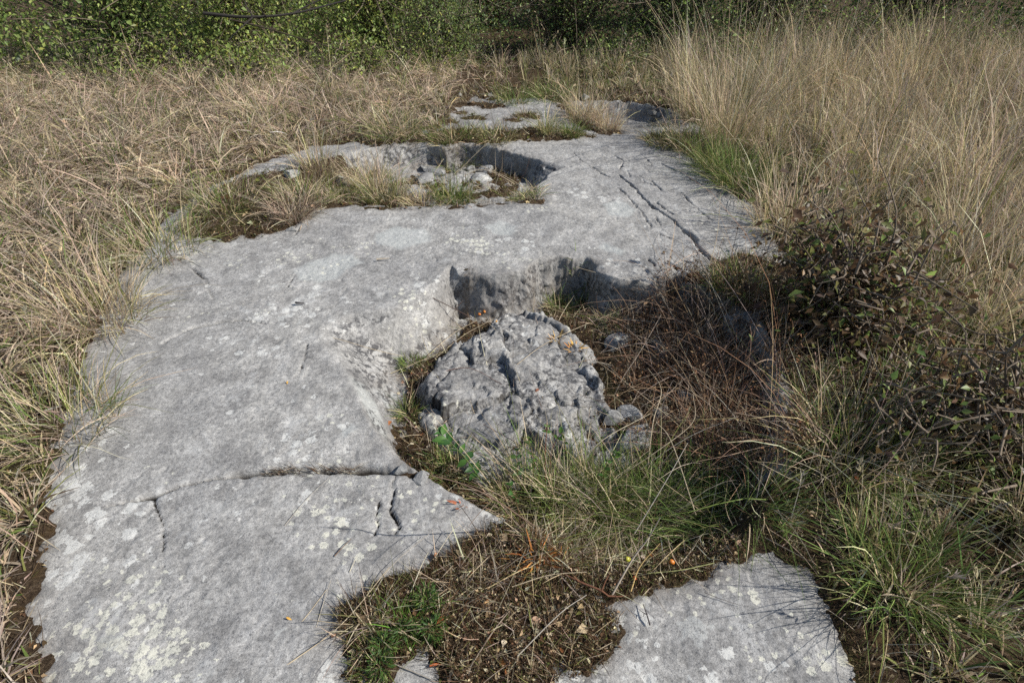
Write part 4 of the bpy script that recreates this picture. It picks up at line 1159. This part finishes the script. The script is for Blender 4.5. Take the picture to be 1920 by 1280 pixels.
GF = 'stalks standing over the far pit'
for pix, r, col, lab in (
    ([(965, 345, -.1), (930, 325, -.02), (900, 318, .0), (870, 330, -.04)], .0024, SC_, 'arched pale stalk bowing across the far pit'),
    ([(980, 350, -.1), (950, 332, -.04), (905, 312, .02)], .0020, SC_, 'second stalk lying across the far pit'),
    ([(830, 352, -.1), (880, 300, .08), (928, 255, .22)], .0020, SC_, 'straight stalk slanting before the dark wall of the far pit'),
    ([(795, 375, 0), (812, 330, .15), (830, 300, .22)], .0018, SC_, 'slim stalk rising from the low dry tuft'),
    ([(590, 355, 0), (592, 300, .25)], .0022, SC_, 'upright stalk in the straw coloured tuft'),
    ([(533, 412, .02), (552, 390, .04)], .003, (.60, .50, .34), 'thick straw poking from the brown tuft at the slab edge'),
    ([(730, 260, .0), (745, 190, .35), (753, 150, .55)], .003, SC_, 'tall stalk rising behind the far pit from the drooping tuft'),
    ([(622, 230, .0), (625, 170, .35), (632, 120, .6)], .003, SC_, 'tall straight stalk on the left of the matted grass'),
    ([(880, 175, .0), (888, 150, .15), (898, 126, .28)], .003, SC_, 'short stalk with seed head at the tip of the far slab'),
    ([(1175, 210, .0), (1200, 150, .3), (1215, 110, .5)], .003, SC_, 'tall stalk behind the small far pit'),
    ([(1270, 240, .0), (1255, 195, .3), (1240, 150, .6)], .003, SC_, 'tall stalk leaning left beside the small far pit'),
    ([(1386, 270, .0), (1300, 170, .55), (1265, 120, .8)], .003, SC_, 'very long stalk leaning left out of the golden tuft'),
    ([(1400, 290, .02), (1350, 225, .3), (1330, 195, .42)], .003, SC_, 'long stalk leaning left, lower on the golden tuft'),
):
    stalk(pix, r, r * .6, col, lab, GF, head=True)

# ------------------------------------------------------------------ leafy seedlings
def leaf_mesh(L, W, col, curl=.25):
    n = 7
    V = []; C = []
    for i in range(n):
        s = i / (n - 1)
        w = W * .5 * math.sin(math.pi * min(.98, s ** .85 + .02)) ** .8
        for k in (-1, 0, 1):
            V.append((k * w, s * L, -curl * L * s * s + abs(k) * w * .35))
            C.append(np.array(col) * (1.0 if k else 1.12))
    F = []
    for i in range(n - 1):
        for k in range(2):
            a = i * 3 + k
            F.append((a, a + 1, a + 4, a + 3))
    return make_mesh('leaf', V, F, colors=np.array(C))

def sprig(name, label, pts, leaves, L, W, cols, stem_col, r=.0018, pair=True, cat='seedling', up=.35):
    sp = spline(pts, 8); p0 = np.array(pts[0], float)
    root = link(name, None, None, None, tuple(p0))
    tag(root, label, cat)
    g = Geo(); g.tube(sp - p0, r, r * .5, stem_col, 5)
    g.build('stem', WOOD, root)
    ms = [leaf_mesh(1, W / L, c) for c in cols]
    for i, s in enumerate(leaves):
        k = min(len(sp) - 2, int(s * (len(sp) - 1)))
        c = sp[k] - p0; t = sp[k + 1] - sp[k]
        az = math.atan2(t[1], t[0]) if abs(t[0]) + abs(t[1]) > 1e-4 else R.uniform(0, 6.28)
        for sgn in ((-1, 1) if pair else (1 if i % 2 else -1,)):
            o = link('leaf', ms[(i + (sgn > 0)) % len(ms)], LEAF, root)
            o.location = c
            a = az + sgn * R.uniform(.7, 1.5) - math.pi / 2
            o.rotation_euler = (R.normal(up, .3), R.normal(0, .4), a)
            sc = L * R.uniform(.75, 1.15) * (1 if s < .9 else .65)
            o.scale = (sc, sc, sc)
    return root

FRESH = [(.05, .145, .035), (.065, .17, .04), (.045, .115, .03), (.09, .20, .04)]
YOUNG = [(.22, .34, .04), (.12, .24, .035)]
b = ground_at(905, 905, -.15)
sprig('privet_sprig', 'leafy dark green sprig leaning over the pit rim', [b, at(875, 862, -.08), at(845, 830, -.04), at(818, 805, -.02)],
      [.14, .26, .38, .50, .60, .70, .80, .88, .95, 1.0], .047, .025, FRESH, (.16, .20, .06))
b = ground_at(1023, 920, -.15)
sprig('rose_seedling', 'slender seedling with red stem and leaves at its top beside the hump', [b, at(1022, 860, -.04), at(1026, 790, .05)], [.88, .96, 1.0], .022, .014, [(.10, .19, .04), (.07, .14, .03)], (.22, .08, .05), .0015)
sprig('rose_seedling', 'seedling twig with hanging leaves, second from the left in the near grass', [b + np.array((.012, .01, 0)), at(1035, 845, -.03), at(1054, 812, .02), at(1062, 850, -.01)], [.55, .68, .8, .9, 1.0], .024, .015, [(.11, .21, .04), (.08, .16, .03)], (.20, .08, .05), .0014)
b = ground_at(1000, 910, -.15)
sprig('rose_seedling', 'leafy seedling in front of the hump, nearest the sprig', [b, at(1000, 860, -.06), at(990, 818, .0)], [.35, .5, .65, .8, .9, 1.0], .026, .016, [(.08, .16, .035), (.11, .20, .04), (.06, .12, .03)], (.18, .12, .05), .0014)
sprig('rose_seedling', 'low seedling with dull green leaves left of the near grass', [ground_at(975, 915, -.15), at(970, 880, -.09), at(968, 840, -.05)], [.4, .6, .8, .95], .028, .018, [(.06, .12, .035), (.09, .16, .04)], (.16, .12, .05), .0014)
b = ground_at(1150, 890, -.18)
sprig('rose_seedling', 'small bright seedling standing in the litter below the stones', [b, at(1152, 860, -.10), at(1156, 848, -.08)], [.6, .85, 1.0], .026, .015, [(.12, .24, .04), (.08, .17, .03)], (.16, .12, .05), .0014)
b = ground_at(975, 945, -.12)
sprig('rose_seedling', 'leafy seedling under the straw tuft by the rim', [b, at(962, 925, -.06), at(955, 905, -.03)], [.3, .6, .9, 1.0], .026, .018, [(.06, .15, .03), (.09, .18, .04)], (.16, .12, .05), .0014)
b = ground_at(1130, 910, -.16)
sprig('rose_seedling', 'seedling half hidden in the bright green tuft', [b, at(1132, 885, -.08), at(1140, 862, -.05)], [.4, .7, 1.0], .024, .015, [(.07, .17, .03), (.10, .20, .04)], (.16, .12, .05), .0014)
# feathery green herbs of the foreground patch
for (u, v, h, lab) in ((760, 1195, .06, 'feathery bright green herb in the foreground patch, centre of the greenery'), (812, 1190, .055, 'feathery green herb beside the brown litter of the foreground patch'),
                       (722, 1225, .05, 'feathery green herb low on the left of the foreground patch'), (800, 1130, .05, 'feathery green herb at the top of the foreground greenery'),
                       (715, 1255, .045, 'feathery green herb at the bottom of the foreground patch')):
    p = ground_at(u, v)
    g = Geo(); n = 150
    a = R.uniform(0, 6.28, n); q = .028 * np.sqrt(R.random(n))
    z = h * R.random(n) ** .8
    pos = np.stack([p[0] + q * np.cos(a), p[1] + q * np.sin(a), p[2] + z], 1)
    d = np.stack([np.cos(a), np.sin(a), R.uniform(-.2, 1.0, n)], 1)
    L = R.uniform(.010, .022, n)
    g.leaves(pos, d, R.normal(size=(n, 3)) + np.array((0, 0, 1)), L, L * .25, mixcol([(.09, .165, .035), (.065, .13, .03), (.15, .20, .05)], [4, 3, 2], n, .2), .15, .3)
    tag(g.build('feathery_herb', LEAF, None, p), lab, 'herb')

# ------------------------------------------------------------------ fallen leaves, berries, twigs
def fallen(px, py, z0, L, W, col, label, tilt=.4, name='fallen_leaf'):
    p = ground_at(px, py, z0)
    o = link(name, leaf_mesh(L, W, col, .45), DEAD, None, (p[0], p[1], p[2] + .008))
    o.rotation_euler = (R.normal(0, tilt), R.normal(0, tilt), R.uniform(0, 6.28))
    tag(o, label, 'leaf')
OR = (.42, .16, .06); YE = (.55, .33, .08); PK = (.50, .30, .20); CR = (.60, .52, .36)
for a in (
    (733, 792, -.19, .035, .020, OR, 'orange dead leaf against the pale rim of the large pit'),
    (1175, 630, -.19, .038, .022, (.36, .15, .07), 'orange brown leaf beside the half buried stones'),
    (996, 1168, .01, .028, .022, (.55, .36, .25), 'pinkish dry leaf on the dark litter of the foreground'),
    (720, 1132, .01, .020, .011, OR, 'orange leaf scrap among straw left of the foreground greenery'),
    (631, 1192, .0, .014, .012, (.45, .25, .15), 'brown round leaf lying on the near slab'),
    (805, 1252, .0, .030, .007, (.50, .14, .05), 'red brown narrow leaf lying on rock at the bottom edge'),
    (902, 1142, .01, .040, .014, (.52, .33, .16), 'curled tan leaf in the middle of the brown patch'),
    (885, 1012 + 30, .01, .012, .008, CR, 'cream leaf scrap in the upper brown patch'),
    (815, 1046, .0, .012, .010, (.55, .18, .05), 'orange crumb at the border of slab and patch'),
    (540, 718, .0, .012, .007, YE, 'yellow leaf scrap on the pavement at the left'),
    (803, 856, -.18, .024, .010, YE, 'yellow dry leaf in the litter left of the sprig'),
    (808, 880, -.16, .022, .014, (.30, .14, .09), 'dark red brown leaf at the rim below the sprig'),
    (757, 722, -.19, .018, .014, PK, 'pink brown leaf in the litter strip below the sloping wall'),
    (750, 742, -.19, .016, .012, CR, 'cream leaf in the litter strip, just under the pink one'),
    (769, 835, -.19, .016, .012, CR, 'cream leaf lower in the litter strip'),
    (538, 1160, .0, .016, .006, YE, 'yellow stub of a leaf on the near slab border'),
    (1010, 732, -.12, .020, .012, (.20, .08, .05), 'dark leaf in the hollow of the hump'),
    (1210, 735, -.19, .026, .016, (.30, .19, .12), 'brown curled leaf beside the small pale stone'),
    (583, 393 - 2, .0, .035, .02, (.50, .33, .22), 'pinkish leaf at the foot of the brown tuft'),
    (742, 386, .0, .03, .02, (.55, .36, .26), 'pink leaf on the slab before the mixed tuft')):
    fallen(*a)

# orange dead fern scraps on the hump and dead shoots at the near rim
def dead_shoots(px, py, z0, n, L, col, label, name='dead_shoot', spread=.03):
    p = ground_at(px, py, z0); g = Geo()
    a = R.uniform(0, 6.28, n); q = spread * np.sqrt(R.random(n))
    base = np.stack([p[0] + q * np.cos(a), p[1] + q * np.sin(a), np.full(n, p[2])], 1)
    g.blades(base, a, np.abs(R.normal(.8, .4, n)), R.normal(.4, .6, n), L * np.exp(R.normal(0, .3, n)), np.full(n, .0065), vary(col, n, .25), 4)
    tag(g.build(name, DEAD, None, p), label, 'dead plant')
dead_shoots(1045, 637, -.12, 16, .03, (.55, .34, .12), 'golden dead leaf scraps on top of the hump')
dead_shoots(1078, 655, -.12, 18, .032, (.52, .28, .08), 'orange dead leaf scraps on the right shoulder of the hump')
dead_shoots(1090, 672, -.13, 10, .025, (.58, .44, .24), 'cream and orange leaf scraps just below those on the shoulder')
dead_shoots(1005, 1048, .0, 44, .055, (.48, .20, .06), 'orange dead shoots at the near rim')
dead_shoots(1048, 1056, .0, 12, .03, (.45, .18, .06), 'small orange dead shoots right of the larger ones')
dead_shoots(928, 940, -.05, 12, .04, (.46, .22, .08), 'orange dead shoots where the rim meets the near grass')
dead_shoots(872, 945, .0, 8, .025, (.42, .16, .08), 'rust coloured shoots lying on the rim')
dead_shoots(800, 890, -.15, 12, .03, (.50, .33, .16), 'tan dead shoots below the leafy sprig')

def berry(px, py, z, r, col, label):
    p = at(px, py, z); import bmesh
    bm = bmesh.new(); bmesh.ops.create_uvsphere(bm, u_segments=12, v_segments=8, radius=r)
    V = np.array([v.co[:] for v in bm.verts])
    V[:, 2] *= 1.35; k = V[:, 2] > r * 1.2; V[k, :2] *= .6
    for i, v in enumerate(bm.verts): v.co = V[i]
    me = bpy.data.meshes.new('rose_hip'); bm.to_mesh(me); bm.free()
    a = me.attributes.new('col', 'FLOAT_COLOR', 'POINT')
    c = np.ones((len(V), 4)); c[:, :3] = col; c[V[:, 2] > r * 1.15, :3] = (.08, .05, .03)
    a.data.foreach_set('color', c.ravel().astype(np.float32))
    for f in me.polygons: f.use_smooth = True
    o = link('rose_hip', me, FRUIT, None, tuple(p)); o.rotation_euler = (R.uniform(.6, 2), R.uniform(-.5, .5), R.uniform(0, 6))
    tag(o, label, 'berry')
berry(1177, 1048, .02, .008, (.42, .40, .05), 'yellow green rose hip on the straw near the rim')
berry(1260, 1053, .02, .007, (.62, .20, .03), 'orange rose hip on the straw by the corner slab')
berry(1190, 1084, .01, .005, (.55, .10, .03), 'red rose hip at the edge of the corner slab')
berry(908, 584, -.19, .007, (.62, .24, .05), 'orange rose hip at the upper foot of the hump')
berry(899, 589, -.19, .007, (.60, .20, .04), 'orange red rose hip beside another, at the upper foot of the hump')
berry(930, 602, -.12, .006, (.60, .30, .05), 'orange rose hip on the straw bundle')
berry(785, 547, -.02, .007, (.40, .06, .06), 'dark red rose hip at the tip of the twig on the back wall')

def twig(name, label, pix, r0, r1, col, forks=()):
    pts = [at(u, v, z) for u, v, z in pix]; p0 = pts[0]
    g = Geo(); g.tube(spline(pts, 7), r0, r1, col, 6)
    for f in forks:
        g.tube(spline([at(u, v, z) for u, v, z in f], 5), r1 * 1.1, r1 * .5, col, 5)
    tag(g.build(name, WOOD, None, p0), label, 'twig')
twig('thin_twig', 'dark twig with a red tip leaning on the back wall of the pit', [(885, 596, -.18), (850, 578, -.12), (815, 560, -.06), (787, 547, -.02)], .0022, .0014, (.09, .06, .05),
     [[(853, 580, -.12), (862, 570, -.12), (868, 563, -.12)], [(862, 590, -.14), (862, 584, -.15)]])
twig('thorny_twig', 'reddish brown thorny twig on the near rim with a forked end', [(1060, 1078, .02), (1090, 1092, .03), (1125, 1106, .03), (1142, 1118, .015)], .0042, .0026, (.16, .075, .045),
     [[(1140, 1117, .015), (1160, 1118, .012), (1176, 1116, .012)], [(1128, 1107, .03), (1135, 1090, .05), (1142, 1078, .06)], [(1085, 1090, .03), (1076, 1080, .05)]])
twig('dark_twig', 'small dark forked twig lying on the corner slab', [(1219, 1172, .004), (1213, 1152, .008), (1206, 1132, .006)], .0022, .0012, (.06, .05, .05),
     [[(1213, 1152, .008), (1203, 1146, .008), (1198, 1142, .006)], [(1208, 1150, .008), (1207, 1156, .006)]])
twig('wood_chip', 'short pale stick lying on the pavement before the far pit', [(706, 486, .006), (716, 485, .008), (730, 484, .005)], .006, .002, (.42, .36, .28))
twig('dark_twig', 'small dark scrap of bark on the pavement at the left', [(554, 567, .005), (562, 568, .008), (570, 568, .005)], .006, .003, (.09, .085, .085))
twig('dark_twig', 'dry brown stem lying on the near slab with fine hairs', [(627, 1042, .006), (640, 1028, .008), (658, 1010, .006)], .0022, .001, (.16, .11, .08))
twig('bare_shoot', 'long dark bare stem arching over the near slab', [(1000, 985, .0), (925, 935, .24), (860, 905, .30), (800, 890, .33)], .0026, .0012, (.16, .11, .08),
     [[(925, 935, .24), (900, 960, .26), (880, 985, .27)]])
twig('bare_shoot', 'reddish runner across the lower hump', [(770, 702, -.17), (820, 698, -.13), (880, 690, -.12), (940, 720, -.10)], .0018, .001, (.18, .09, .07))
twig('bare_shoot', 'dark runner lying over the hump towards the seedlings', [(905, 795, -.12), (960, 825, -.1), (1000, 850, -.1)], .0016, .001, (.16, .11, .09))
